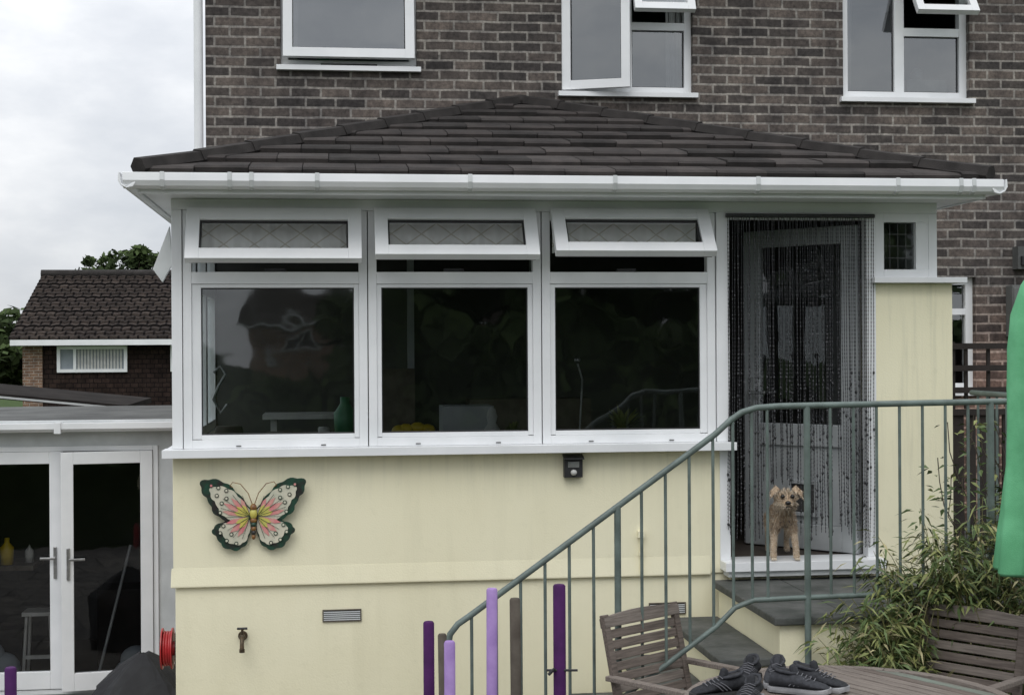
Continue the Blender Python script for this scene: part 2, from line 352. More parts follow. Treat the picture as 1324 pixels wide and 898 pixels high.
fr=MB(); gl=MB()
fr.box(XL-.05,2.44,Y0-.10,Y0+.08,H(-.620),H(-.585),'upvc'); fr.box(XL-.05,2.44,Y0-.11,Y0-.095,H(-.632),H(-.583),'upvc')
fr.box(3.33,3.93,Y0-.07,Y0+.32,H(.386),H(.42),'upvc')
fr.box(XL,XL+.06,Y0-.005,Y0+.075,H(-.584),H(.82),'upvc')
fr.box(XL,XR,Y0-.008,Y0+.10,H(.821),H(.884),'upvc')
units=[(XL+.064,.213),(.219,1.260),(1.266,2.34)]
panes=[(-.762,.134),(.297,1.180),(1.347,2.246)]
for (u0,u1),(p0,p1) in zip(units,panes):
    fr.frame(u0,u1,H(-.584),H(.82),Y0+.004,Y0+.074,.05,'upvc')
    fr.box(u0+.05,u1-.05,Y0+.006,Y0+.072,H(.385),H(.455),'upvc')
    fr.box(u0+.0505,p0,Y0+.016,Y0+.06,H(-.53),H(.384),'upvc'); fr.box(p1,u1-.0505,Y0+.016,Y0+.06,H(-.53),H(.384),'upvc')
    fr.box(p0,p1,Y0+.016,Y0+.06,H(.362),H(.384),'upvc'); fr.box(p0,p1,Y0+.016,Y0+.06,H(-.5335),H(-.506),'upvc')
    gl.pane(p0-.01,p1+.01,H(-.51),H(.37),Y0+.036)
    for q in ((p0,p0+.007),(p1-.007,p1)): fr.box(q[0],q[1],Y0+.028,Y0+.034,H(-.505),H(.361),'black')
    for q in ((H(-.505),H(-.498)),(H(.354),H(.361))): fr.box(p0+.0075,p1-.0075,Y0+.028,Y0+.034,q[0],q[1],'black')
    for x in (p0+.2,p1-.2): fr.box(x,x+.03,Y0-.001,Y0+.0035,H(-.575),H(-.568),'felt')
vents=[(-.835,.178,28),(.255,1.222,34),(1.315,2.285,39)]
for a,b_,an in vents:
    T=Tm((a,Y0-.006,H(.802)),'X',-R(an)); wd=b_-a; hh=.345
    fr.T=T; fr.frame(0,wd,-hh,0,-.055,-.001,.078,'upvc',.07); fr.frame(.078,wd-.078,-hh+.07,-.078,-.04,-.02,.010,'black')
    fr.box(.02,wd-.02,-.001,.008,-hh+.004,-hh+.03,'black')
    fr.T=None; gl.T=T; gl.pane(.09,wd-.09,-hh+.08,-.09,-.03,'glassv'); gl.T=None
    for x in (a+.03,b_-.04):
        e=T@Vector((x-a,0,-hh*.7)); fr.box(x,x+.012,e.y,Y0+.01,e.z-.004,e.z+.006,'steel')
    fr.box((a+b_)/2-.06,(a+b_)/2+.06,Y0+.075,Y0+.11,H(.46),H(.48),'black')
fr.box(2.345,2.425,Y0-.01,Y0+.08,H(-.584),H(.82),'upvc'); fr.box(2.36,2.425,Y0-.01,Y0+.08,H(-1.31),H(-.635),'upvc')
fr.box(3.30,3.36,Y0-.01,Y0+.08,H(-1.31),H(.82),'upvc'); fr.box(2.425,3.30,Y0-.006,Y0+.078,H(.78),H(.8205),'upvc')
fr.box(2.36,3.37,Y0-.14,Y0+.12,H(-1.365),H(-1.31),'upvc'); fr.box(2.38,3.35,Y0-.12,Y0-.002,H(-1.40),H(-1.366),'upvc2')
fr.frame(3.361,XR,H(.421),H(.82),Y0-.006,Y0+.074,.055,'upvc',.05)
fr.box(3.625,XR-.055,Y0-.003,Y0+.07,H(.471),H(.765),'upvc')
gl.pane(3.415,3.625,H(.47),H(.766),Y0+.035)
for k in range(1,4):
    x=3.416+.209*k/4; fr.box(x-.002,x+.002,Y0+.030,Y0+.034,H(.471),H(.765),'felt')
for k in range(1,4):
    z=H(.47)+.296*k/4; fr.box(3.416,3.624,Y0+.029,Y0+.035,z-.002,z+.002,'felt')
fr.box(XL-.04,XL+.08,Y0+.09,FY,H(-.62),H(-.585),'upvc')
ys=[Y0+.08,Y0+.85,Y0+1.6,FY-.01]
for a,b_ in zip(ys[:-1],ys[1:]):
    for yy in (a,b_-.06): fr.box(XL+.002,XL+.07,yy,yy+.06,H(-.584),H(.82),'upvc')
    fr.box(XL+.004,XL+.068,a+.06,b_-.06,H(.37),H(.45),'upvc'); fr.box(XL+.004,XL+.068,a+.06,b_-.06,H(-.584),H(-.52),'upvc'); fr.box(XL+.004,XL+.068,a+.06,b_-.06,H(.75),H(.82),'upvc')
    gl.poly([(XL+.035,a,H(-.58)),(XL+.035,b_,H(-.58)),(XL+.035,b_,H(.82)),(XL+.035,a,H(.82))],[(0,1,2,3)],'glass')
fr.box(XL,XL+.1,Y0+.101,FY-.002,H(.821),H(.884),'upvc'); fr.box(XR-.1,XR,Y0+.101,FY-.002,H(.421),H(.884),'upvc')
fr.build('window_frames',con,bevel=.004); gl.build('glass_panes',con)

mb=MB()
gx0,gx1=-1.145,3.985
mb.box(gx0+.09,gx1-.09,8.455,FY-.003,H(.885),H(.897),'upvc')
mb.box(gx0+.085,gx1-.085,8.435,8.454,H(.875),H(.985),'upvc'); mb.box(gx0+.07,gx0+.084,8.435,FY-.003,H(.875),H(.985),'upvc'); mb.box(gx1-.084,gx1-.07,8.435,FY-.003,H(.875),H(.985),'upvc')
prof=[(0,.985),(-.004,.94),(.012,.912),(.045,.897),(.078,.905),(.092,.925),(.094,.975),(.088,.975),(.084,.93),(.045,.905),(.016,.92),(.006,.985)]
mb.prism([(8.342+a,H(b)) for a,b in prof],gx0,gx1,'upvc','x')
mb.prism([(gx0-.022+a,H(b)) for a,b in prof],8.342,FY-.01,'upvc','y')
mb.prism([(gx1+.022-a,H(b)) for a,b in prof],8.342,FY-.01,'upvc','y')
for x in (-.93,-.56,-.44,-.075,.79,1.63,2.48,3.33,3.72,3.80):
    q=[(8.342+a*1.0+(-.006 if a<.05 else .004),H(b+(-.006 if b<.92 else .004))) for a,b in prof[:7]]; q+= [(8.43,H(.98)),(8.36,H(.985))]
    mb.prism(q,x-.012,x+.012,'upvc2','x')
mb.prism([(-1.12,H(.86)),(-1.235,H(.56)),(-1.17,H(.47)),(-1.10,H(.60))],10.48,10.53,'upvc2')
mb.build('gutter_and_fascia',con,bevel=.002)

def roof_face(mb,A,B,P,courses,tw):
    A,B,P=map(Vector,(A,B,P)); U=(B-A); L=U.length; U.normalize(); d=P-A; pu=d.dot(U); Vv=d-U*pu; pv=Vv.length; Vv.normalize(); Nn=U.cross(Vv)
    if Nn.z<0: Nn=-Nn
    def pt(u,v,h): return A+U*u+Vv*v+Nn*h
    mb.poly([pt(0,0,-.004),pt(L,0,-.004),pt(pu,pv,-.004)],[(0,1,2)],'under')
    ex=pv/courses
    for i in range(courses):
        v0=i*ex; v1=min(pv,v0+ex*1.04)
        off=(i%2)*tw*.5+random.uniform(-.03,.03); k=-1
        while True:
            a=k*tw+off; b_=a+tw-.005; k+=1
            if a>L: break
            j=random.uniform(-.014,.014); hj=random.uniform(-.007,.009)
            v0j=v0+j-.01
            l0=pu*max(v0j,0)/pv; r0=L-(L-pu)*max(v0j,0)/pv; l1=pu*v1/pv; r1=L-(L-pu)*v1/pv
            a0,b0=max(a,l0),min(b_,r0); a1,b1=max(a,l1),min(b_,r1)
            if b0-a0<.01: continue
            if b1<a1: a1=b1=min(max((a1+b1)/2,l1),r1)
            t=.040+hj
            vm_=v0j+.02; am,bm=a0+(a1-a0)*.06,b0+(b1-b0)*.06
            q=[pt(a0,v0j,t-.010),pt(b0,v0j,t-.010),pt(bm,vm_,t),pt(am,vm_,t),pt(b1,v1,.006),pt(a1,v1,.006),pt(a0,v0j,.0),pt(b0,v0j,.0)]
            mb.poly(q,[(0,1,2,3),(3,2,4,5),(6,7,1,0),(0,3,6),(3,5,6),(1,7,2),(2,7,4)],random.choice(['tile','tile','tileb','tilec']))
rx0,rx1=-1.045,3.90
cL=(rx0,8.395,H(.985)); cR=(rx1,8.395,H(.985)); ap=(1.45,FY-.002,H(1.865)); bL=(rx0,FY-.002,H(.985)); bR=(rx1,FY-.002,H(.985))
mb=MB(); roof_face(mb,cL,cR,ap,9,.30); roof_face(mb,bL,cL,ap,9,.30); roof_face(mb,cR,bR,ap,9,.30); mb.build('roof_tiles',con)
mb=MB()
for c in (cL,cR):
    c=Vector(c); a=Vector(ap); nseg=9
    for i in range(nseg):
        p=c.lerp(a,i/nseg)+Vector((0,0,.026)); q=c.lerp(a,min(1,(i+1.04)/nseg))+Vector((0,0,.022))
        if i==0: p+= (c-a).normalized()*.03+Vector((0,0,.01))
        mb.tube([p,q],[.060,.054],'tilec',n=6,smooth=False)
mb.ball((ap[0],ap[1]-.03,ap[2]+.02),(.09,.06,.05),'tilec')
mb.build('hip_tiles',con)

mb=MB()
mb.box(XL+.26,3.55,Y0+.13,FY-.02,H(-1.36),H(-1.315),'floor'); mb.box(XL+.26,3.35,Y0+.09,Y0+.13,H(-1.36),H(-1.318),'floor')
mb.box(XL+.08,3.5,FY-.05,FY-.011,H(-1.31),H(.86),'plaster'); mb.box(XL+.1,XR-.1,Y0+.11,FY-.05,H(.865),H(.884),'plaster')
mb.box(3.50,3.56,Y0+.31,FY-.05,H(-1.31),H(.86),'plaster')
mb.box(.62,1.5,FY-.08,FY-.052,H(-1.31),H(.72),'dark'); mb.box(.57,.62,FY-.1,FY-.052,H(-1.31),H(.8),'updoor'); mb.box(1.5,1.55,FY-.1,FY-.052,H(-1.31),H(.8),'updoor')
mb.box(XL+.26,2.3,Y0+.252,Y0+.30,H(-.60),H(-.57),'plaster')
mb.build('interior',con)
mb=MB()
for (a,b_) in panes:
    vs=[];n=60
    for i in range(n+1):
        x=a+(b_-a)*i/n; yy=Y0+.12+.012*math.sin(i*.9); zb=H(.575)+.02*abs(math.sin(i*math.pi/15)); vs+=[(x,yy,zb),(x,yy,H(.81))]
    mb.poly(vs,[(2*i,2*i+2,2*i+3,2*i+1) for i in range(n)],'net',True)
mb.build('pelmet_curtain',con)
mb=MB()
zs=H(-.566)
mb.lathe((.50,Y0+.20,zs),[(0,0),(.07,0),(.12,.05),(.11,.055),(0,.05)],'yellow'); 
for q in ((.45,.05),(.52,.07),(.58,.04),(.41,.03)): mb.ball((q[0],Y0+.20,zs+.05+q[1]*.4),(.05,.045,.035),'yellow')
mb.lathe((.98,Y0+.22,zs),[(0,0),(.04,0),(.05,.06),(.025,.1),(.035,.14),(.02,.19),(0,.2)],'white')
mb.lathe((.08,Y0+.35,H(-.60)),[(0,0),(.06,0),(.07,.20),(.03,.26),(.03,.30),(0,.30)],'greenobj')
mb.lathe((-.05,Y0+.22,zs),[(0,0),(.03,0),(.035,.08),(.03,.09),(0,.09)],'white')
mb.lathe((-.62,Y0+.24,zs),[(0,0),(.07,0),(.09,.05),(.08,.10),(0,.10)],'brownpole'); mb.lathe((-.28,Y0+.25,zs),[(0,0),(.10,0),(.12,.06),(0,.065)],'brownpole')
mb.box(-.45,.25,Y0+.9,Y0+1.3,H(-.46),H(-.43),'white'); mb.box(-.4,-.36,Y0+.95,Y0+1.0,H(-1.31),H(-.46),'white'); mb.box(.16,.2,Y0+.95,Y0+1.0,H(-1.31),H(-.46),'white')
mb.box(.75,1.1,Y0+1.2,Y0+1.55,H(-1.31),H(-.40),'updoor'); mb.box(1.0,1.9,Y0+1.9,Y0+2.25,H(-1.31),H(-.38),'brownpole'); mb.box(.3,.6,Y0+1.9,Y0+2.1,H(-1.31),H(-.15),'brownpole')
mb.tube([(-.70,Y0+.12,H(-.14)),(-.66,Y0+.12,H(-.10)),(-.63,Y0+.12,H(-.15)),(-.67,Y0+.12,H(-.22)),(-.70,Y0+.12,H(-.30)),(-.66,Y0+.12,H(-.38)),(-.62,Y0+.12,H(-.33))],.009,'steel')
mb.tube([(1.50,Y0+.12,H(-.10)),(1.53,Y0+.12,H(-.2)),(1.51,Y0+.12,H(-.55))],.006,'steel'); mb.ball((1.5,Y0+.12,H(-.08)),.02,'steel')
for (cx,cy,s) in ((1.80,Y0+.22,1.0),(1.12,Y0+.3,.6)):
    mb.lathe((cx,cy,zs-.02),[(0,0),(.05*s,0),(.07*s,.08*s),(0,.08*s)],'brownpole')
    for i in range(60):
        an=random.uniform(0,6.28); le=random.uniform(.08,.21)*s; el=random.uniform(.3,1.3); d=Vector((math.cos(an)*math.cos(el),math.sin(an)*math.cos(el)*.5,math.sin(el)))
        sd=Vector((-math.sin(an),math.cos(an),0))*.014*s; p=Vector((cx,cy,zs+.05*s)); t=p+d*le+Vector((0,0,-.03))
        mb.poly([p,p+d*le*.6+sd,t,p+d*le*.6-sd],[(0,1,2,3)],'leaf1')
mb.build('indoor_ornaments',con)
mb=MB(); mb.T=Tm((3.285,Y0+.09,H(-1.305)),'Z',R(180-48))
W=.82;HH=2.06
mb.box(0,.11,-.03,.03,0,HH,'updoor'); mb.box(W-.11,W,-.03,.03,0,HH,'updoor'); mb.box(.11,W-.11,-.029,.029,HH-.11,HH,'updoor'); mb.box(.11,W-.11,-.029,.029,0,.16,'updoor'); mb.box(.11,W-.11,-.029,.029,.66,.80,'updoor')
mb.box(.11,W-.11,-.012,.012,.16,.66,'updoor'); mb.pane(.11,W-.11,.80,HH-.11,0.0,'glassv')
mb.frame(.28,.50,.21,.44,-.035,.035,.025,'updoor'); mb.box(.305,.475,-.02,.02,.235,.415,'dark')
for s in (-1,1):
    mb.box(W-.07,W-.03,s*.031,s*.04,.88,1.10,'steel'); mb.box(W-.18,W-.045,s*.06,s*.075,.99,1.01,'steel'); mb.box(W-.06,W-.045,s*.04,s*.075,.99,1.01,'steel')
mb.T=None; mb.build('door',con,bevel=.004)

# ------------------------------------------------------------------ bead curtain
mb=MB(); random.seed(3)
yb=Y0-.03
mb.tube([(2.40,yb,H(.80)),(3.345,yb,H(.80))],.013,'bead'); 
def bead(x,y,z,r,l,mat):
    vs=[(x,y,z+l),(x+r,y,z),(x,y+r,z),(x-r,y,z),(x,y-r,z),(x,y,z-l)]
    mb.poly(vs,[(0,1,2),(0,2,3),(0,3,4),(0,4,1),(5,2,1),(5,3,2),(5,4,3),(5,1,4)],mat,True)
ns=66
for i in range(ns):
    x=2.415+.92*i/(ns-1)+random.uniform(-.006,.006); yy=yb+random.uniform(-.012,.012); end=H(-1.12)+random.uniform(-.08,.04)
    if i>ns-7: end=H(-1.25)
    if 2.62<x<2.86: end=H(-.84)+random.uniform(-.03,.04)
    sway=random.uniform(-.022,.022); z=H(.79); Lg=H(.79)-end; ph=random.uniform(0,6)
    def xa(zz): 
        f=(H(.79)-zz)/Lg; return x+sway*f+.003*math.sin(zz*7+ph)*f
    mb.tube([(xa(H(.79)-Lg*k/5),yy,H(.79)-Lg*k/5) for k in range(6)],.0018,'bead',n=4,caps=False)
    while z>end:
        if z<H(-.15) and random.random()<.09: bead(xa(z),yy,z,.008,.018,'bead'); z-=.04
        else: bead(xa(z),yy,z,.0040,.009,'beadl' if random.random()<.22 else 'bead'); z-=.024
mb.build('bead_curtain')

# ------------------------------------------------------------------ stone steps
st=empty('stone_steps')
mb=MB(); sl=MB(); zt0=H(-1.426)
mb.box(2.34,3.86,7.53,Y0-.033,0.001,zt0-.045,'cream'); 
xa_=2.30
for wdt in (.42,.55,.38,.21): sl.box(xa_,xa_+wdt-.004,7.49+random.uniform(-.008,.008),Y0-.031,zt0-.044,zt0+random.uniform(-.003,.002),'slate'); xa_+=wdt
for k in range(1,6):
    zz=zt0-.22*k; x1=2.339-.30*(k-1); x0=x1-.30
    mb.box(x0,x1-.002,7.57,Y0-.033,0.001,max(.01,zz-.045),'cream'); sl.box(x0-.03,x1-.003,7.53,8.2,max(.012,zz-.044),max(.03,zz),'slate'); sl.box(x0-.025,x1-.003,8.204,Y0-.031,max(.012,zz-.044),max(.03,zz-.002),'slate')
mb.build('masonry',st,bevel=.006); sl.build('slabs',st,bevel=.008)
mb=MB(); mb.box(3.88,9,7.6,11.19,.004,H(-1.45),'cream'); mb.box(3.88,9,7.58,11.19,H(-1.449),H(-1.42),'slate'); mb.build('path')

# ------------------------------------------------------------------ metal railing
mb=MB(); yr=7.46
def zr(x): return H(-.315) if x>2.18 else H(-.315)-(2.18-x)*.705
top=[(.60,yr,H(-2.7)),(.578,yr,H(-1.52)),(.59,yr,H(-1.455)),(.63,yr,H(-1.405)),(.70,yr,zr(.70))]
top+=[(1.98,yr,zr(1.98)-.0)]
top+=[(2.06,yr,H(-.385)),(2.12,yr,H(-.345)),(2.20,yr,H(-.322)),(2.32,yr,H(-.315)),(3.0,yr,H(-.308)),(3.85,yr,H(-.300))]
mb.tube(top,.0165,'rail',n=12)
bot=[(.70,yr,zr(.70)-1.0),(1.98,yr,zr(1.98)-1.0),(2.08,yr,H(-1.36)),(2.18,yr,H(-1.325)),(2.5,yr,H(-1.318)),(3.85,yr,H(-1.30))]
mb.tube(bot,.0145,'rail',n=10)
def zrail(x,pts):
    for a,b_ in zip(pts[:-1],pts[1:]):
        if a[0]<=x<=b_[0]: return a[2]+(b_[2]-a[2])*(x-a[0])/(b_[0]-a[0])
x=.70
xs=[]
while x<3.85: xs.append(x); x+=.1265
for i,x in enumerate(xs):
    if i==13: x-=.088
    if i==12: x-=.045
    if i==11: x-=.02
    zt_=zrail(x,top[1:]); zb=zrail(x,bot)
    if i in (6,14,22): mb.tube([(x,yr,max(0,zb-.45)),(x,yr,zt_)],.018,'rail',n=10)
    else: mb.tube([(x,yr,zb),(x,yr,zt_)],.0085,'rail',n=8)
mb.tube([(3.85,yr,H(-.300)),(3.95,yr+.05,H(-.30)),(3.98,yr+.2,H(-.30)),(3.98,Y0-.01,H(-.30))],.0165,'rail',n=12)
mb.tube([(3.85,yr,H(-1.30)),(3.98,yr+.1,H(-1.3)),(3.98,Y0-.01,H(-1.30))],.0145,'rail',n=10)
for k in range(9): mb.tube([(3.98,yr+.2+.13*k,H(-1.30)),(3.98,yr+.2+.13*k,H(-.30))],.0085,'rail',n=8)
mb.build('metal_railing')

# ------------------------------------------------------------------ trellis fence
mb=MB()
for x in (4.16,4.9,5.7,6.5): mb.box(x,x+.07,9.6,9.67,H(-1.42),H(.02),'trellis')
for z in (-.01,-.16,-.31,-.46): mb.box(4.12,6.6,9.575,9.599,H(z)-.02,H(z)+.02,'trellis')
x=4.23
while x<6.5: mb.box(x,x+.06,9.601,9.62,H(-1.4),H(-.44),'trellis'); x+=.085
x=4.3
while x<6.5: mb.box(x,x+.022,9.601,9.62,H(-.439),H(.0),'trellis'); x+=.16
mb.build('trellis_fence')

# ------------------------------------------------------------------ garage
ga=empty('garage'); GY=12.0
mb=MB(); wall_grid(mb,-6.5,-.93,0,H(-.60),[(-2.88,-1.40,.03,H(-.78))],GY,GY+.15,'upvc2')
mb.box(-6.5,-6.35,GY+.15,15,0,H(-.60),'brick2'); mb.box(-6.35,-.95,14.85,15,0,H(-.6),'brick2'); mb.build('walls',ga)
mb=MB(); mb.box(-6.6,-.93,GY-.06,15.1,H(-.598),H(-.56),'felt'); mb.box(-6.6,-.94,GY-.10,GY-.061,H(-.64),H(-.552),'upvc2'); mb.build('roof',ga,bevel=.004)
mb=MB(); mb.prism([(GY-.20,H(-.57)),(GY-.2,H(-.615)),(GY-.16,H(-.64)),(GY-.12,H(-.63)),(GY-.101,H(-.57))],-6.6,-.95,'upvc','x'); 
for x in (-3.4,-2.15,-1.2): mb.box(x,x+.05,GY-.21,GY-.1,H(-.65),H(-.565),'upvc')
mb.build('gutter',ga)
mb=MB(); zb,zt_=.05,H(-.79)
mb.frame(-2.90,-1.38,zb-.02,zt_+.03,GY-.02,GY+.06,.04,'upvc')
mb.frame(-2.86,-2.125,zb+.025,zt_-.012,GY-.03,GY+.03,.095,'upvc',.14); mb.pane(-2.77,-2.215,zb+.16,zt_-.1,GY,'glassv')
mb.box(-2.19,-2.165,GY-.045,GY-.031,.95,1.2,'steel'); mb.box(-2.29,-2.17,GY-.07,GY-.055,1.10,1.12,'steel')
mb.T=Matrix.Translation((-1.425,GY-.01,0))@Matrix.Rotation(R(9),4,'Z')
mb.frame(-.70,0,zb+.025,zt_-.012,-.03,.03,.095,'upvc',.14); mb.pane(-.61,-.09,zb+.16,zt_-.1,0,'glassv')
mb.box(-.66,-.635,-.045,-.031,.95,1.2,'steel'); mb.box(-.64,-.52,-.07,-.055,1.10,1.12,'steel')
mb.T=None; mb.build('french_doors',ga,bevel=.004)
mb=MB()
mb.box(-4.5,-1.0,14.2,14.25,0.03,H(-.65),'dark'); mb.box(-6.3,-1,GY+.16,14.2,.004,.03,'floor'); mb.box(-4.5,-4.45,GY+.16,14.2,.03,H(-.65),'dark'); mb.box(-1.05,-1.0,GY+.16,14.2,.03,H(-.65),'dark')
for dx,dy in ((-.12,-.1),(.12,-.1),(-.12,.1),(.12,.1)): mb.tube([(-2.38+dx,12.4+dy,.03),(-2.38+dx*.75,12.4+dy*.75,.60)],.014,'white',n=6)
mb.box(-2.50,-2.26,12.28,12.52,.60,.63,'white'); mb.box(-2.49,-2.27,12.3,12.32,.25,.28,'white')
mb.lathe((-2.68,12.6,.98),[(0,0),(.05,0),(.055,.14),(.02,.18),(.02,.22),(0,.22)],'yellow'); mb.lathe((-2.52,12.7,.98),[(0,0),(.035,0),(.035,.1),(.015,.12),(0,.15)],'white')
mb.box(-3.0,-2.45,12.5,12.95,.94,.978,'brownpole'); mb.box(-3.0,-2.55,12.55,12.9,.03,.45,'darkroof')
for (a,b_,c,r) in ((-2.66,12.3,.18,.15),(-2.74,12.28,.30,.11),(-1.60,12.3,.22,.13),(-1.66,12.28,.13,.11)):
    mb.ball((a,b_,c),(r,r*.8,r*.9),'room')
mb.box(-2.0,-1.6,12.9,13.3,.03,.7,'darkroof'); mb.tube([(-1.95,12.6,.03),(-1.7,12.75,1.1)],.012,'updoor')
mb.build('stored_items',ga)

# ------------------------------------------------------------------ shed beyond, neighbour houses
mb=MB(); mb.box(-7,-2.62,18.1,20,0,H(-.76),'trellis')
mb.poly([(-7.5,17.9,H(-.12)),(-2.42,17.9,H(-.66)),(-2.42,20.3,H(-.65)),(-7.5,20.3,H(-.11)),(-7.5,17.9,H(-.2)),(-2.42,17.9,H(-.72)),(-2.42,20.3,H(-.72)),(-7.5,20.3,H(-.2))],[(0,1,2,3),(4,5,1,0),(5,6,2,1),(7,6,5,4),(3,2,6,7)],'darkroof')
mb.poly([(-7.5,17.88,H(-.15)),(-2.40,17.88,H(-.69)),(-2.40,17.88,H(-.715)),(-7.5,17.88,H(-.175))],[(0,3,2,1)],'upvc2'); mb.build('garden_shed')
nb=empty('brick_house')
mb=MB(); NY=38
mb.box(-7.68,-7.2,NY,46,0,H(.22),'brick2'); mb.box(-7.199,4,NY+.05,46,0,H(.22),'hung')
mb.poly([(-7.68,NY,H(.2)),(-7.68,46,H(.2)),(-7.68,42,H(2.0))],[(0,1,2)],'brick2'); mb.build('walls',nb)
mb=MB(); vs=[];fs=[]; nx=int(12.15/.06); rows=18
for r_ in range(rows):
    y0_=NY-.35+(42-NY+.35)*r_/rows; y1_=NY-.35+(42-NY+.35)*(r_+1.06)/rows
    z0_=H(.28)+(1.79)*r_/rows+.035; z1_=H(.28)+1.79*(r_+1.06)/rows
    o=len(vs)
    for i in range(nx+1):
        xx=-7.95+.06*i; hh=.03*abs(math.sin(math.pi*i/5)); vs+=[(xx,y0_,z0_-.04),(xx,y0_,z0_+hh),(xx,y1_,z1_+hh*.7)]
    for i in range(nx): a=o+3*i; fs+=[(a,a+3,a+4,a+1),(a+1,a+4,a+5,a+2)]
mb.poly(vs,fs,'pan'); mb.poly([(-7.95,42,H(2.07)),(4.2,42,H(2.07)),(4.2,46.4,H(.28)),(-7.95,46.4,H(.28))],[(0,1,2,3)],'pan')
mb.tube([(-7.97,42,H(2.11)),(4.2,42,H(2.11))],.12,'tilec',n=8); mb.build('roof',nb)
mb=MB(); mb.box(-7.9,4.2,NY-.40,NY-.36,H(.12),H(.26),'upvc'); mb.box(-7.7,4.2,NY-.36,NY-.01,H(.12),H(.135),'upvc')
x0,x1,z0,z1=-6.84,-5.12,H(-.56),H(.10)
mb.frame(x0,x1,z0,z1,NY-.04,NY+.04,.08,'upvc'); mb.box(x0+.4,x0+.47,NY-.042,NY+.03,z0+.08,z1-.08,'upvc'); mb.box(x0+.08,x1-.08,NY+.02,NY+.03,z0+.08,z1-.08,'room')
for i in range(14):
    xx=x0+.5+i*.08; mb.box(xx,xx+.05,NY-.0,NY+.012,z0+.08,z1-.08,'white')
mb.frame(-4.05,-2.6,z0,z1,NY-.04,NY+.04,.08,'upvc'); mb.box(-3.97,-2.68,NY+.0,NY+.03,z0+.08,z1-.08,'skyblind')
mb.build('windows',nb)
oh=empty('brick_house'); mb=MB(); mb.box(-2.6,7,-44,-35,0,3.9,'brick2'); mb.build('walls',oh)
mb=MB(); mb.poly([(-2.9,-34.7,3.8),(7.3,-34.7,3.8),(7.3,-39.5,5.2),(-2.9,-39.5,5.2),(-2.9,-44.3,3.8),(7.3,-44.3,3.8)],[(0,1,2,3),(3,2,5,4)],'pan'); mb.box(-2.9,7.3,-34.75,-34.69,3.68,3.8,'upvc2'); mb.build('roof',oh)
mb=MB()
for xx in (-2.0,.2,2.6): mb.frame(xx,xx+1.3,2.3,3.4,-34.99,-34.9,.07,'upvc2'); mb.box(xx+.07,xx+1.23,-34.98,-34.96,2.37,3.33,'dark'); mb.box(xx+.6,xx+.66,-34.985,-34.92,2.37,3.33,'upvc2')
mb.build('windows',oh)

# ------------------------------------------------------------------ trees
def tree(name,x,y,ztop,rad,n,leaf,z0=0,seed=1,crown=None):
    random.seed(seed); mb=MB(); hgt=ztop-z0; ch=crown or hgt*.65; cz=ztop-ch/2
    mb.tube([(x,y,z0),(x+.05,y,z0+hgt*.4),(x,y+.1,z0+hgt*.75)],[.035*hgt,.025*hgt,.01*hgt],'bark',n=8)
    cl=[]
    for i in range(26):
        th=random.uniform(0,6.28); ph=random.uniform(-1,1); rr=random.uniform(.45,.95); q=math.sqrt(1-ph*ph)
        c=Vector((x+rad*rr*q*math.cos(th),y+rad*rr*q*math.sin(th),cz+ch/2*rr*ph)); cl.append((c,rad*random.uniform(.22,.42)))
        if i%3==0: mb.tube([(x,y,z0+hgt*random.uniform(.3,.6)),(x+(c.x-x)*.5,y+(c.y-y)*.5,(c.z+z0+hgt*.45)/2),tuple(c)],[.012*hgt,.008*hgt,.003*hgt],'bark',n=5)
    for i in range(n):
        c,r=random.choice(cl); d=Vector((random.gauss(0,1),random.gauss(0,1),random.gauss(0,1))).normalized()*r*random.uniform(.5,1.1); d.z*=.8
        p=c+d; a=Vector((random.gauss(0,1),random.gauss(0,1),random.gauss(0,.6))).normalized()*leaf*random.uniform(.5,1.2); b_=a.cross(Vector((random.gauss(0,1),random.gauss(0,1),random.gauss(0,1)))).normalized()*leaf*.5
        mb.poly([p-a,p+b_,p+a,p-b_],[(0,1,2,3)],'leafd' if d.z<0 or random.random()<.35 else 'leafm')
    mb.build(name)
tree('tree',-7.95,52,H(3.75),.9,1700,.15,seed=2)
tree('tree',-6.55,51,H(3.75),1.25,2600,.16,seed=3)
tree('tree',-10.0,45,H(1.15),1.6,3000,.2,seed=4)
tree('tree',-12.5,46,H(1.5),1.8,2000,.2,seed=5)
for i,(x,y,zt_,r) in enumerate([(-9,-13,7.0,2.6),(-5.0,-12,4.6,1.7),(1.5,-13.5,4.8,1.5),(4.9,-13,5.6,2.3),(9,-12,5.4,2.2),(13.5,-13,7.2,3),(-14,-12,6.0,2.6)]):  # unseen trees behind the camera, added to darken the pane reflections
    tree('tree',x,y,zt_+.5,r,2300,.3,z0=1.1,seed=20+i,crown=(zt_-1)*.95)
random.seed(50)
mb=MB()
for i in range(7500):
    x=random.uniform(-16,16)
    hh=2.3 if x>.3 or x<-3.2 else 1.35
    z=1.1+random.random()**.8*hh+.3*math.sin(x*1.7); p=Vector((x,-10+random.uniform(-.5,.5),z))
    a=Vector((random.gauss(0,1),random.gauss(0,.6),random.gauss(0,1))).normalized()*.22; b_=a.cross(Vector((random.gauss(0,.4),1,random.gauss(0,.4)))).normalized()*.13
    mb.poly([p-a,p+b_,p+a,p-b_],[(0,1,2,3)],random.choice(['leafd','leafm','leafd']))
mb.box(-16,-3.2,-10.2,-9.9,1.1,2.7,'leafd'); mb.box(.3,16,-10.2,-9.9,1.1,2.7,'leafd'); mb.box(-3.19,.29,-10.2,-9.9,1.1,1.9,'leafd'); mb.build('unseen_hedge')  # unseen hedge behind the camera, heights shaped for dark and sky reflections

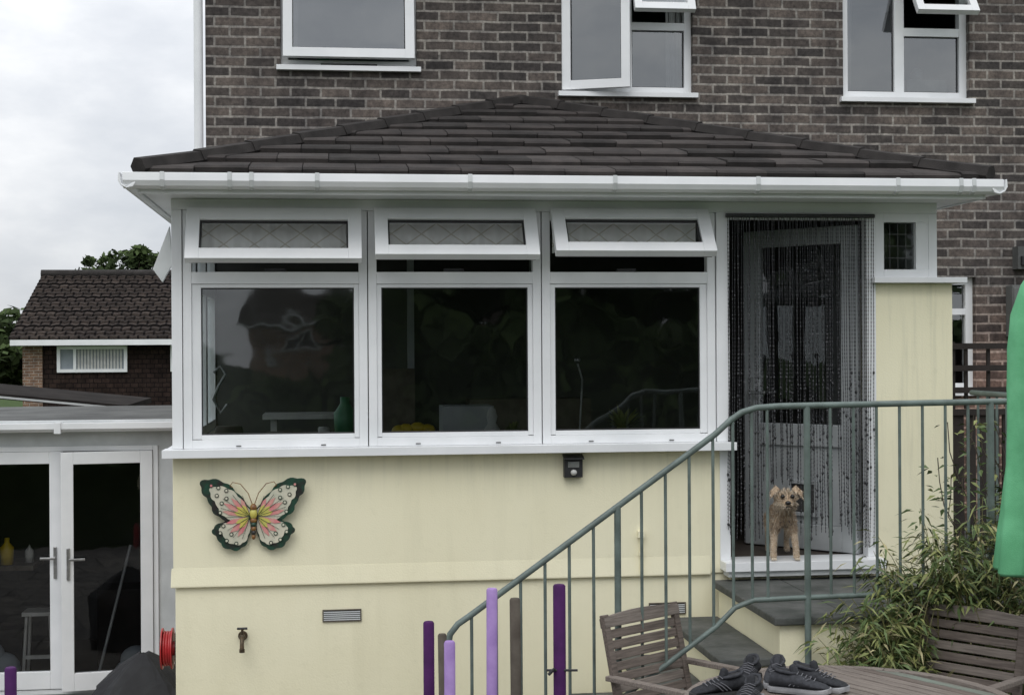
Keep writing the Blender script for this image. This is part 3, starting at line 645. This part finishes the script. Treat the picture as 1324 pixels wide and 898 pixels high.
# ------------------------------------------------------------------ bamboo and climber
def leafq(mb,p,d,l,w_,mat):
    d=d.normalized(); s=d.cross(Vector((random.gauss(0,.5),random.gauss(0,.5),1))).normalized()*w_
    m=p+d*l*.4; t=p+d*l+Vector((0,0,-l*.25)); mb.poly([p,m+s,t,m-s],[(0,1,2,3)],mat)
def behind_chair(p): return .8*(p[0]-3.12)+.6*(p[1]-7.45)
random.seed(11); mb=MB(); cnt=0
while cnt<300:
    bx=random.triangular(2.52,4.1,3.15); by=random.uniform(7.16,7.44)
    if bx>2.98 and behind_chair((bx,by))<.03:
        by=random.uniform(7.38,7.45)
        if 3.06<bx<3.15: continue
    cnt+=1
    f=min(1,max(0,(bx-2.55)/.75)); hgt=(.88+.92*f)*random.uniform(.45,1.0)
    th=random.uniform(0,6.28); lean=random.uniform(.06,.34)
    dx=math.cos(th)*lean-.06; dy=math.sin(th)*.13+.02
    pts=[Vector((bx+dx*t*t,by+dy*t*t,.45+hgt*(t-.16*t*t*t))) for t in [j/8 for j in range(9)]]
    mb.tube(pts,[.0036*(1-.07*j) for j in range(9)],'cane',n=4,caps=False)
    low=.12 if random.random()<.5 else .4
    for k in range(52):
        t=random.uniform(low,1); j=min(7,int(t*8)); p=pts[j].lerp(pts[j+1],t*8-j)
        a=random.uniform(0,6.28); sp=random.uniform(0,.10); p=p+Vector((math.cos(a)*sp,math.sin(a)*sp*.7,random.uniform(-.03,.03)))
        d=Vector((math.cos(a),math.sin(a),random.uniform(-.7,.35)))
        if p.x>3.04 and p.z<1.40 and behind_chair(p)<.0: continue
        leafq(mb,p,d,random.uniform(.055,.12),random.uniform(.005,.009),random.choices(['leaf1','leaf2','leaf3','leafm'],[4,4.5,1.1,1.2])[0])
mb.build('bamboo')
mb=MB()
for i in range(26):
    bx=random.uniform(3.35,4.3); by=random.uniform(7.5,7.9); hgt=random.uniform(.5,1.1)
    pts=[Vector((bx+.12*math.sin(t*3+i)+random.uniform(-.02,.02),by,H(-1.42)+hgt*t)) for t in [j/6 for j in range(7)]]
    mb.tube(pts,.003,'bark',n=4,caps=False)
    for k in range(34):
        t=random.uniform(.15,1); j=min(5,int(t*6)); p=pts[j].lerp(pts[j+1],t*6-j); a=random.uniform(0,6.28)
        leafq(mb,p+Vector((math.cos(a)*.05,math.sin(a)*.05,0)),Vector((math.cos(a),math.sin(a),random.uniform(-.4,.5))),random.uniform(.04,.075),random.uniform(.009,.014),random.choice(['leaf2','leafm','leaf2','leaf1']))
mb.build('climbing_plant')

# ------------------------------------------------------------------ wall fittings
mb=MB(); mb.box(1.388,1.50,Y0-.05,Y0-.001,H(-.785),H(-.66),'black'); mb.prism([(Y0-.05,H(-.665)),(Y0-.085,H(-.675)),(Y0-.085,H(-.668)),(Y0-.001,H(-.645)),(Y0-.001,H(-.66))],1.383,1.505,'black','x')
mb.ball((1.444,Y0-.055,H(-.755)),(.02,.018,.018),'white'); mb.box(1.41,1.478,Y0-.054,Y0-.051,H(-.725),H(-.69),'steel'); mb.build('solar_wall_light',bevel=.003)
for xc,zc in ((.052,-1.587),(2.03,-1.60)):
    mb=MB(); mb.frame(xc-.115,xc+.115,H(zc)-.036,H(zc)+.036,Y0+.004,Y0+.0135,.006,'brownpole'); mb.box(xc-.108,xc+.108,Y0+.0125,Y0+.0135,H(zc)-.03,H(zc)+.03,'black')
    for k in range(5): z=H(zc)-.028+.0115*k; mb.box(xc-.108,xc+.108,Y0+.005,Y0+.012,z,z+.006,'upvc2')
    mb.build('air_vent')
mb=MB(); xt=-.53; zt_=H(-1.69); yt=Y0+.014
mb.tube([(xt,yt,zt_),(xt,yt-.05,zt_)],.013,'brass'); mb.tube([(xt,yt-.04,zt_),(xt,yt-.085,zt_-.004),(xt,yt-.10,zt_-.03),(xt,yt-.10,zt_-.065)],[.014,.013,.012,.013],'brass'); mb.ball((xt,yt-.055,zt_),.019,'brass')
mb.tube([(xt,yt-.055,zt_),(xt,yt-.06,zt_+.05)],.008,'brass'); mb.tube([(xt-.03,yt-.06,zt_+.052),(xt+.03,yt-.06,zt_+.052)],[.007,.007],'black'); mb.tube([(xt,yt-.10,zt_-.06),(xt,yt-.10,zt_-.08)],.016,'brass')
mb.tube([(xt,yt-.002,zt_),(xt,yt-.01,zt_)],.028,'brass',n=16)
mb.build('outdoor_tap')
mb=MB(); mb.tube([(1.862,Y0-.02,H(-1.15)),(1.862,Y0-.02,H(-1.33)),(1.862,Y0-.03,H(-1.38))],.009,'cream'); mb.box(1.843,1.881,Y0-.035,Y0-.002,H(-1.16),H(-1.12),'cream'); mb.box(1.85,1.875,Y0-.028,Y0-.002,H(-1.27),H(-1.25),'cream'); mb.build('overflow_pipe')

def crom(pts,n=6):
    out=[];m=len(pts)
    for i in range(m):
        p0,p1,p2,p3=[Vector(pts[(i+k-1)%m]) for k in range(4)]
        for j in range(n):
            t=j/n; out.append(.5*((2*p1)+(-p0+p2)*t+(2*p0-5*p1+4*p2-p3)*t*t+(-p0+3*p1-3*p2+p3)*t**3))
    return out
bf=empty('butterfly_wall_art'); cx,cz=-.461,H(-.965); S=.00457
up=[(4,6),(18,24),(32,38),(50,45),(66,42),(64,28),(56,16),(50,2),(36,-8),(16,-12),(4,-8)]
lo=[(4,-6),(16,-10),(32,-8),(47,-14),(52,-22),(45,-32),(38,-42),(24,-47),(12,-42),(5,-28)]
def blob(mb,pts,sgn,mat,yoff,scale=1,root=(4,-2),thick=.003,curve=.0005):
    P=[(root[0]+(p[0]-root[0])*scale,root[1]+(p[1]-root[1])*scale) for p in pts]; n=len(P)
    f=[]
    for p in P: f.append((cx+sgn*p[0]*S,Y0-.03-yoff-curve*abs(p[0]),cz+p[1]*S))
    b_=[(a,b+thick,c) for a,b,c in f]; c0=[sum(p[i] for p in f)/n for i in range(3)]
    fs=[(i,(i+1)%n,2*n) for i in range(n)]+[(i,i+n,(i+1)%n+n,(i+1)%n) for i in range(n)]
    mb.poly(f+b_+[tuple(c0)],fs,mat)
mb=MB()
for s in (-1,1):
    for W_,root in ((up,(8,-2)),(lo,(8,-12))):
        sm=[tuple(p) for p in crom([(a,b) for a,b in W_])]
        sm=[(p[0]+.9*math.sin(i*1.1),p[1]+.9*math.cos(i*1.1)) for i,p in enumerate(sm)]
        blob(mb,sm,s,'bf_green',0,1,root); blob(mb,sm,s,'bf_cream',.004,.80,root)
    for (a,l,wd,mt) in ((62,26,4,'bf_pink'),(45,34,4,'bf_pink'),(28,38,4.5,'bf_pink'),(12,36,4,'bf_pink'),(-15,32,4,'bf_pink'),(-38,32,5,'bf_pink'),(-58,30,4,'bf_pink'),(55,18,4,'bf_yellow'),(36,22,4,'bf_yellow'),(16,22,4,'bf_yellow'),(-24,20,4,'bf_yellow'),(-46,20,4,'bf_yellow')):
        an=R(a); o=(4,-4); y_=.010 if mt=='bf_yellow' else .008
        pt=[]
        for t,ww in ((.1,.2),(.4,.7),(.75,1),(1,.1),(.75,-1),(.4,-.7)):
            pt.append((o[0]+l*t*math.cos(an)-wd*ww*math.sin(an)*.7,o[1]+l*t*math.sin(an)+wd*ww*math.cos(an)*.7))
        blob(mb,pt,s,mt,y_,1)
    for q in ((34,30),(44,34),(53,37),(46,24),(40,14),(42,2),(34,20),(38,-15),(42,-24),(34,-34),(22,-38),(28,-26)):
        blob(mb,[(q[0]+2.7*math.cos(t*.785),q[1]+2.7*math.sin(t*.785)) for t in range(8)],s,'bf_green',.0085,1,(0,0)); blob(mb,[(q[0]+1.6*math.cos(t*.785),q[1]+1.6*math.sin(t*.785)) for t in range(8)],s,'bf_cream' if q[0]<48 else 'bf_pink',.0105,1,(0,0))
    for a,l in ((70,38),(52,48),(35,56),(18,52),(0,44),(-30,44),(-50,46),(-70,40)):
        an=R(a); mb.tube([(cx+s*(4+t*math.cos(an))*S,Y0-.041-.0005*(4+t*math.cos(an)),cz+(-4+t*math.sin(an))*S) for t in (0,l*.4,l*.75)],.0013,'bf_green',n=4)
mb.build('wings',bf)
mb=MB()
yb_=Y0-.05
mb.ball((cx,yb_,cz+.035),(.020,.02,.024),'bf_body'); mb.ball((cx,yb_,cz-.0),(.022,.022,.034),'bf_yellow'); 
for k in range(5): mb.ball((cx,yb_,cz-.04-.024*k),(.020-.002*k,.018,.017),'bf_body' if k%2==0 else 'bf_green')
for s in (-1,1): mb.tube([(cx+s*.005,yb_,cz+.05),(cx+s*.03,yb_,cz+.12),(cx+s*.075,yb_,cz+.175),(cx+s*.12,yb_,cz+.185),(cx+s*.135,yb_,cz+.165),(cx+s*.12,yb_,cz+.155)],.0025,'bf_body',n=6)
mb.tube([(cx,yb_,cz),(cx,Y0,cz)],.006,'black'); mb.build('body',bf)

mb=MB()
mb.box(-.96,-.928,9.14,9.26,.82,1.02,'black')
for xx in (-.975,-1.035): mb.tube([(xx,9.2,.92),(xx-.008,9.2,.92)],.125,'red',n=24)
mb.tube([(-.955,9.2,.92),(-1.05,9.2,.92)],.045,'red',n=16)
for k in range(3): 
    pts=[(-.992-.016*k,9.2+.10*math.cos(t*.5236),.92+.10*math.sin(t*.5236)) for t in range(13)]; mb.tube(pts,.009,'red',n=6,caps=False)
mb.build('hose_reel')
mb=MB(); bx,by=-1.25,10.0; vs=[];fs=[]; n=32
rings=[(.36,.29,.03),(.34,.27,.3),(.34,.27,.48),(.27,.21,.56),(.15,.12,.66),(.03,.03,.735)]
for j,(a,b_,z) in enumerate(rings):
    for i in range(n):
        th=2*math.pi*i/n; q=.55; cs=math.copysign(abs(math.cos(th))**q,math.cos(th)); sn=math.copysign(abs(math.sin(th))**q,math.sin(th)); f=1+.05*math.sin(th*7+j)
        vs.append((bx+a*cs*f,by+b_*sn*f,z+.012*math.sin(th*3)))
for j in range(len(rings)-1):
    for i in range(n): i2=(i+1)%n; fs.append((j*n+i,j*n+i2,(j+1)*n+i2,(j+1)*n+i))
mb.poly(vs,fs,'cover',False); mb.poly(vs[-n:],[tuple(range(n))],'cover'); mb.build('covered_barbecue')

# ------------------------------------------------------------------ padded poles
def pole(x,y,ztop,z0,mat,r=.026,clamp=False,lean=0):
    mb=MB(); mb.tube([(0,0,z0),(0,0,ztop-.02)],.014,'steel',n=10)
    mb.tube([(0,0,z0+.25),(0,0,z0+.6),(0,0,ztop-.008),(0,0,ztop)],[r,r,r,r*.8],mat,n=16)
    mb.tube([(0,0,z0),(0,0,z0+.012)],[.07,.07],'black',n=16)
    if clamp:
        zc=H(-1.57); mb.tube([(0,0,zc-.04),(0,0,zc+.0)],[.03,.031],'black',n=16); mb.tube([(-.07,-.02,zc),(.085,-.02,zc-.005)],.006,'black'); mb.tube([(-.06,-.03,zc-.02),(-.03,-.035,zc+.01)],.008,'black')
    mb.build('padded_pole',loc=(x,y,0),rot=(0,R(lean),0))
pole(.445,6.9,H(-1.283),.03,'purple'); pole(.555,7.35,H(-1.43),.03,'brownpole',.022,lean=-.6); pole(.535,6.8,H(-1.358),.03,'lav'); pole(.758,7.1,H(-1.168),.03,'lav',.027,lean=.3)
pole(.905,7.25,H(-1.245),.03,'brownpole',.027,lean=-.3); pole(1.097,7.1,H(-1.158),.03,'purple',.031,True); pole(-1.392,6.6,H(-1.374),.03,'purple')

# ------------------------------------------------------------------ chairs
def chair(loc,rot):
    random.seed(int(loc[0]*100)); mb=MB(); ws=['wood','wood2','wood']
    w_=.27
    for s in (-1,1):
        mb.T=Matrix.Translation((0,.20,.40))@Matrix.Rotation(-R(13),4,'X')
        mb.box(s*w_-.02,s*w_+.02,-.015,.015,-.06,.56,'wood')
        mb.T=None
        mb.box(s*(w_+.03)-.025,s*(w_+.03)+.025,-.28,.27,.63,.655,'wood2')
        for (ya,za,yb2,zb2) in ((-.26,0,.22,.42),(.26,0,-.22,.42)):
            d=math.atan2(zb2-za,yb2-ya); ln=math.hypot(yb2-ya,zb2-za)
            mb.T=Matrix.Translation((0,ya,za))@Matrix.Rotation(d,4,'X'); mb.box(s*w_-.018+s*(.04 if ya<0 else .0),s*w_+.018+s*(.04 if ya<0 else .0),0,ln,-.018,.018,'wood'); mb.T=None
        mb.box(s*(w_+.03)-.018,s*(w_+.03)+.018,-.20,-.16,.40,.63,'wood')
    mb.T=Matrix.Translation((0,.20,.40))@Matrix.Rotation(-R(13),4,'X')
    n=12; vs=[]
    for yy in (-.018,.018):
        for i in range(n+1): x=-w_-.02+(2*w_+.04)*i/n; vs.append((x,yy,.545+.02*(1-((i-n/2)/(n/2))**2)))
        for i in range(n+1): x=-w_-.02+(2*w_+.04)*i/n; vs.append((x,yy,.495))
    a=n+1; fs=[]
    for i in range(n):
        fs+=[(a+i,a+i+1,i+1,i),(2*a+i,2*a+i+1,3*a+i+1,3*a+i),(i,i+1,2*a+i+1,2*a+i),(a+i+1,a+i,3*a+i,3*a+i+1)]
    mb.poly(vs,fs,'wood2')
    for k in range(8): z=.06+k*.054; mb.box(-w_+.021,w_-.021,-.009+random.uniform(-.002,.002),.007,z,z+.044,random.choice(ws))
    mb.T=None
    for k in range(8): y_=-.24+k*.056; mb.box(-w_-.01,w_+.01,y_,y_+.046,.415,.433,random.choice(ws))
    mb.build('wooden_garden_chair',loc=loc,rot=(0,0,R(rot)),bevel=.004)
chair((1.77,7.22,.45),36.9); chair((3.02,7.02,.45),-53.1)

# ------------------------------------------------------------------ table
mb=MB(); RT=.74; random.seed(5)
wsl=.062; v=-RT+.05
while v<RT-.04:
    y0_,y1_=v,v+wsl-.009; r=RT-.055
    if max(abs(y0_),abs(y1_))<r:
        xa=math.sqrt(r*r-y0_*y0_); xb=math.sqrt(r*r-y1_*y1_); z1_=.73+random.uniform(-.001,.002)
        vs=[(-xa,y0_,z1_-.02),(xa,y0_,z1_-.02),(xb,y1_,z1_-.02),(-xb,y1_,z1_-.02),(-xa,y0_,z1_),(xa,y0_,z1_),(xb,y1_,z1_),(-xb,y1_,z1_)]
        mb.poly(vs,[(0,3,2,1),(4,5,6,7),(0,1,5,4),(1,2,6,5),(2,3,7,6),(3,0,4,7)],random.choice(['wood','wood2','wood3','wood2']))
    v+=wsl
n=48
for i in range(n):
    a0=2*math.pi*i/n; a1=2*math.pi*(i+1)/n-(.004 if i%8==7 else 0); ri=RT-.05
    vs=[(r_*math.cos(a),r_*math.sin(a),z) for z in (.70,.733) for a in (a0,a1) for r_ in (ri,RT)]
    mb.poly(vs,[(4,5,7,6),(0,2,3,1),(1,3,7,5),(0,4,6,2)],'wood2')
mb.box(-.03,.03,-RT+.06,RT-.06,.67,.708,'wood'); mb.box(-RT+.06,-.031,-.03,.03,.67,.708,'wood'); mb.box(.031,RT-.06,-.03,.03,.67,.708,'wood')
for a in (45,135,225,315): mb.tube([(.42*math.cos(R(a)),.42*math.sin(R(a)),0),(.36*math.cos(R(a)),.36*math.sin(R(a)),.70)],.028,'wood',n=8)
mb.build('round_garden_table',loc=(2.27,6.25,.45),rot=(0,0,R(118)),bevel=.003)

# ------------------------------------------------------------------ trainers on the table
def shoe(x,y,rot,m1='shoe',sole='sole',z=1.186,tilt=0,s=.95):
    mb=MB(); L=.29*s
    st_=[(0,.50,.062),(.04,.72,.088),(.12,.80,.098),(.22,.80,.094),(.32,.80,.088),(.42,.86,.090),(.55,.94,.080),(.68,1.0,.064),(.80,.98,.054),(.90,.84,.046),(.97,.55,.036),(1,.18,.026)]
    hw=.050*s; n=18; vs=[]
    for t,w_,h_ in st_:
        for i in range(n):
            an=-math.pi/2+2*math.pi*i/n; c,s_=math.cos(an),math.sin(an)
            xx=hw*w_*math.copysign(abs(c)**.75,c)*(1 if s_<0 else (.96-.30*s_**2*(1 if t<.6 else .6)))
            zz=.022+(h_*s-.022)*(s_*.5+.5)**.85
            vs.append((xx+.008*math.sin(t*3),t*L,zz))
    fs=[]
    for j in range(len(st_)-1):
        for i in range(n):
            i2=(i+1)%n
            fs.append((j*n+i,(j+1)*n+i,(j+1)*n+i2,j*n+i2))
    mb.poly(vs,fs,m1,True); mb.poly(vs[:n],[tuple(range(n))],m1)
    vs=[];fs=[]
    for z_,e in ((0,1.0),(.010,1.05),(.022,1.03)):
        for side in (1,-1):
            for t,w_,h_ in (st_ if side==1 else st_[::-1]): vs.append((side*hw*w_*e*1.02+.008*math.sin(t*3),t*L*1.03-.005,z_+(.008 if t>.93 else 0)))
    k=len(st_)*2
    for j in range(2):
        for i in range(k): i2=(i+1)%k; fs.append((j*k+i,(j+1)*k+i,(j+1)*k+i2,j*k+i2))
    fs+= [tuple(range(k)),tuple(range(3*k-1,2*k-1,-1))]; mb.poly(vs,fs,sole)
    col=[(.030*s*math.cos(a),.075*s+.058*s*math.sin(a),.097*s-.008*math.sin(a)+(.006 if math.sin(a)<-.6 else 0)) for a in [2*math.pi*i/20 for i in range(21)]]
    mb.tube(col,.0085*s,'shoe2',n=7,caps=False); mb.poly(col[:20],[tuple(range(20))],'black')  # flat black disc paints the shade inside the shoe opening
    mb.tube([(0,.125*s,.085*s),(0,.112*s,.118*s),(0,.105*s,.128*s)],[.018,.020,.012],m1,n=8)
    for q in range(5):
        yy=(.135+.02*q)*s; zz=(.094-.0065*q)*s; mb.tube([(-.024,yy,zz-.006),(0,yy+.004,zz+.003),(.024,yy,zz-.006)],.0024,'lace',n=5)
    for sd in (-1,1):
        for q in (0,.022,.044): mb.tube([(sd*.046*s,(.10+q)*s,.034),(sd*.042*s,(.125+q)*s,.055),(sd*.031*s,(.15+q)*s,.070)],.0022,'lace',n=4)
    mb.build('trainer_shoe',loc=(x,y,z),rot=(R(tilt),0,R(rot)))
shoe(1.84,6.44,104,'shoe','solek'); shoe(1.87,6.36,150,'shoe','sole')
shoe(1.98,6.76,150,'shoe','solek',z=1.188); shoe(2.09,6.74,158,'shoe2','sole')
shoe(1.97,6.50,242,'shoe2','sole'); shoe(2.10,6.58,228,'shoe','sole')

# ------------------------------------------------------------------ parasol
ps=empty('parasol'); mb=MB(); px_,py_=3.37,6.5
def plm(th,z): return 1+.12*math.sin(th*8+z*1.2)+.05*math.sin(th*3+z*4)+.035*math.sin(th*17+z*6)
mb.lathe((px_,py_,0),[(.02,H(.47)),(.05,H(.45)),(.10,H(.36)),(.145,H(.28)),(.185,H(.14)),(.20,H(-.02)),(.207,H(-.20)),(.215,H(-.42)),(.232,H(-.66)),(.255,H(-.9)),(.272,H(-1.06)),(.262,H(-1.075)),(.2,H(-1.0)),(.05,H(-.9))][::-1],'green',n=160,mod=plm)
mb.build('canopy',ps)
mb=MB(); mb.tube([(px_,py_,.45),(px_,py_,H(.52))],.02,'wood',n=12); mb.ball((px_,py_,H(.54)),.03,'wood'); mb.lathe((px_,py_,.45),[(0,0),(.22,0),(.22,.05),(.05,.08),(.04,.3),(0,.3)],'felt'); mb.build('pole',ps)

# ------------------------------------------------------------------ dog
def dog(loc,rot):
    P=[];Ed=[];Rr=[]
    def add(p,r,par=None):
        P.append(p); Rr.append(r); i=len(P)-1
        if par is not None: Ed.append((par,i))
        return i
    pel=add((.015,.36,.265),.060); mid=add((.010,.24,.265),.054,pel); ch=add((0,.09,.255),.062,mid); nk=add((0,.03,.31),.050,ch)
    hb=add((0,-.01,.355),.060,nk); hd=add((0,-.04,.382),.070,hb); mz=add((0,-.095,.358),.040,hd); ns_=add((0,-.128,.353),.026,mz)
    for s in (-1,1):
        a=add((s*.046,.06,.225),.033,ch); b_=add((s*.060,.07,.155),.023,a); c=add((s*.068,.035,.07),.018,b_); d=add((s*.070,.03,.024),.020,c); add((s*.071,.0,.018),.019,d)
        a=add((s*.05,.36,.22),.042,pel); b_=add((s*.060,.31,.15),.028,a); c=add((s*.058,.40,.085),.016,b_); d=add((s*.058,.385,.024),.019,c); add((s*.058,.35,.018),.018,d)
    t1=add((.01,.43,.31),.022,pel); add((.015,.455,.39),.016,t1); 
    me=D.meshes.new('dog_base'); me.from_pydata(P,Ed,[]); o=D.objects.new('dog_base',me); C.scene.collection.objects.link(o)
    o.modifiers.new('skin','SKIN'); sv=me.skin_vertices[0].data
    for i,r in enumerate(Rr): sv[i].radius=(r,r)
    sv[0].use_root=True
    ss=o.modifiers.new('sub','SUBSURF'); ss.levels=2; ss.render_levels=2
    C.view_layer.update(); dg=C.evaluated_depsgraph_get(); ev=o.evaluated_get(dg); em=ev.to_mesh()
    mb=MB(); vs=[tuple(v.co) for v in em.vertices]; mb.poly(vs,[tuple(p.vertices) for p in em.polygons],'tan',True)
    ymin=min(v[1] for v in vs if v[2]>.33)
    random.seed(9)
    tri=[(Vector(p.center),Vector(p.normal),p.area,[Vector(vs[k]) for k in p.vertices]) for p in em.polygons]
    def face_y(x,z):
        best=[t[0].y for t in tri if abs(t[0].x-x)<.016 and abs(t[0].z-z)<.016 and t[0].y<.0]
        return min(best) if best else -.1
    eyes=[Vector((s*.029,face_y(s*.029,.402),.402)) for s in (-1,1)]
    nosep=Vector((0,ymin-.004,.366))
    tot=sum(t[2] for t in tri)
    for c,nn,ar,vv in tri:
        cnt=ar/tot*17000; k=int(cnt)+(random.random()<cnt-int(cnt))
        for _ in range(k):
            w_=[random.random() for _ in vv]; sw=sum(w_); p=Vector((0,0,0))
            for a,q in zip(w_,vv): p+=q*(a/sw)
            head=p.y<.03 and p.z>.30; leg=p.z<.17
            if abs(p.x)<.045 and p.y<-.09: l=random.uniform(.008,.020)
            else: l=random.uniform(.016,.034) if head else (random.uniform(.005,.010) if leg else random.uniform(.010,.020))
            if any((p-e).length<.021 for e in eyes) or (p-nosep).length<.020: continue
            d=(nn*.85+Vector((random.gauss(0,.25),random.gauss(0,.25)+(.25 if not head else 0),-.6 if not head or p.z<.37 else .25))).normalized()
            sd=d.cross(nn+Vector((.1,.05,0))).normalized()*random.uniform(.0014,.0026)
            if head: mt=random.choices(['tan','furl','furd'],[2.2,5,3.5 if p.y<-.10 and p.z<.35 else .4])[0]
            elif leg: mt=random.choices(['tan','furl','furd'],[3,6,.3])[0]
            else: mt=random.choices(['tan','furl','furd'],[5,1.5,2.0])[0]
            mb.poly([p-sd,p+sd,p+d*l],[(0,1,2)],mt)
    ev.to_mesh_clear(); D.objects.remove(o)
    for e in eyes: mb.ball((e.x,e.y-.003,e.z),.0135,'nose')
    for s in (-1,1):
        e=[(s*.036,-.030,.440),(s*.062,-.015,.462),(s*.096,-.045,.428),(s*.096,-.065,.392),(s*.066,-.062,.418)]
        mb.poly(e+[(a,b_+.008,c) for a,b_,c in e],[(0,1,2,3,4),(9,8,7,6,5)]+[(i,(i+1)%5,(i+1)%5+5,i+5) for i in range(5)],'tan')
        for _ in range(120):
            a,b_=random.choice(e),random.choice(e); q=Vector(a).lerp(Vector(b_),random.random()); mb.poly([q+Vector((-.002,-.003,0)),q+Vector((.002,-.003,0)),q+Vector((s*random.uniform(0,.014),-.01,random.uniform(-.022,.012)))],[(0,1,2)],random.choice(['furd','tan','furl','tan']))
        for k in (-1,0,1): mb.ball((s*.071+k*.010,-.014,.011),(.0068,.010,.009),'furl',8,6)
    mb.ball(tuple(nosep),(.018,.012,.013),'nose'); mb.tube([(-.024,ymin+.012,.338),(0,ymin-.002,.344),(.024,ymin+.012,.338)],.0035,'nose',n=5)
    mb.build('dog',loc=loc,rot=(0,0,R(rot)))
dog((2.740,Y0-.11,H(-1.309)),-10)

# ------------------------------------------------------------------ world, sun, camera
wd=D.worlds.new('World'); C.scene.world=wd; wd.use_nodes=True; nt=wd.node_tree; bg=nt.nodes['Background']
sky=N(nt,'ShaderNodeTexSky',sky_type='NISHITA'); sky.sun_disc=False; sky.sun_elevation=R(52); sky.sun_rotation=R(200)
tc=N(nt,'ShaderNodeTexCoord'); mp=N(nt,'ShaderNodeMapping'); mp.inputs['Scale'].default_value=(1,1,2.2); mp.inputs['Location'].default_value=(.3,.1,.2)
nt.links.new(tc.outputs['Generated'],mp.inputs['Vector'])
cl=ramp(nt,noise(nt,mp.outputs['Vector'],4.6,8,.55),[(.33,(.55,.58,.63)),(.5,(.71,.73,.765)),(.66,(.91,.915,.925))])
sp=N(nt,'ShaderNodeSeparateXYZ'); nt.links.new(tc.outputs['Generated'],sp.inputs[0])
zz=mathn(nt,'MAXIMUM',sp.outputs[2],0.0); br=mathn(nt,'MULTIPLY_ADD',zz,12.5,8.8)
vm=N(nt,'ShaderNodeVectorMath',operation='SCALE'); nt.links.new(cl,vm.inputs[0]); nt.links.new(br,vm.inputs['Scale'])
nt.links.new(mixc(nt,.93,sky.outputs[0],vm.outputs[0]),bg.inputs['Color']); bg.inputs['Strength'].default_value=.112
sl=D.lights.new('sun','SUN'); sl.energy=1.1; sl.angle=R(35); sl.color=(1,.98,.95); so=D.objects.new('sun',sl); C.scene.collection.objects.link(so)
az=R(200); el=R(52); sd=Vector((math.sin(az)*math.cos(el),math.cos(az)*math.cos(el),math.sin(el))); so.rotation_euler=sd.to_track_quat('Z','Y').to_euler(); so.location=(0,-5,12)
cam=D.cameras.new('camera'); co=D.objects.new('camera',cam); C.scene.collection.objects.link(co)
cam.lens=1900/1324*36; cam.sensor_width=36; cam.clip_end=1000; cam.clip_start=.05
co.matrix_world=Matrix.Translation((0,0,E))@Matrix.Rotation(-R(7),4,'Z')@Matrix.Rotation(R(90),4,'X')@Matrix.Rotation(-.006,4,'Z')
C.scene.camera=co
C.scene.view_settings.view_transform='Standard'; C.scene.view_settings.look='None'; C.scene.view_settings.exposure=0
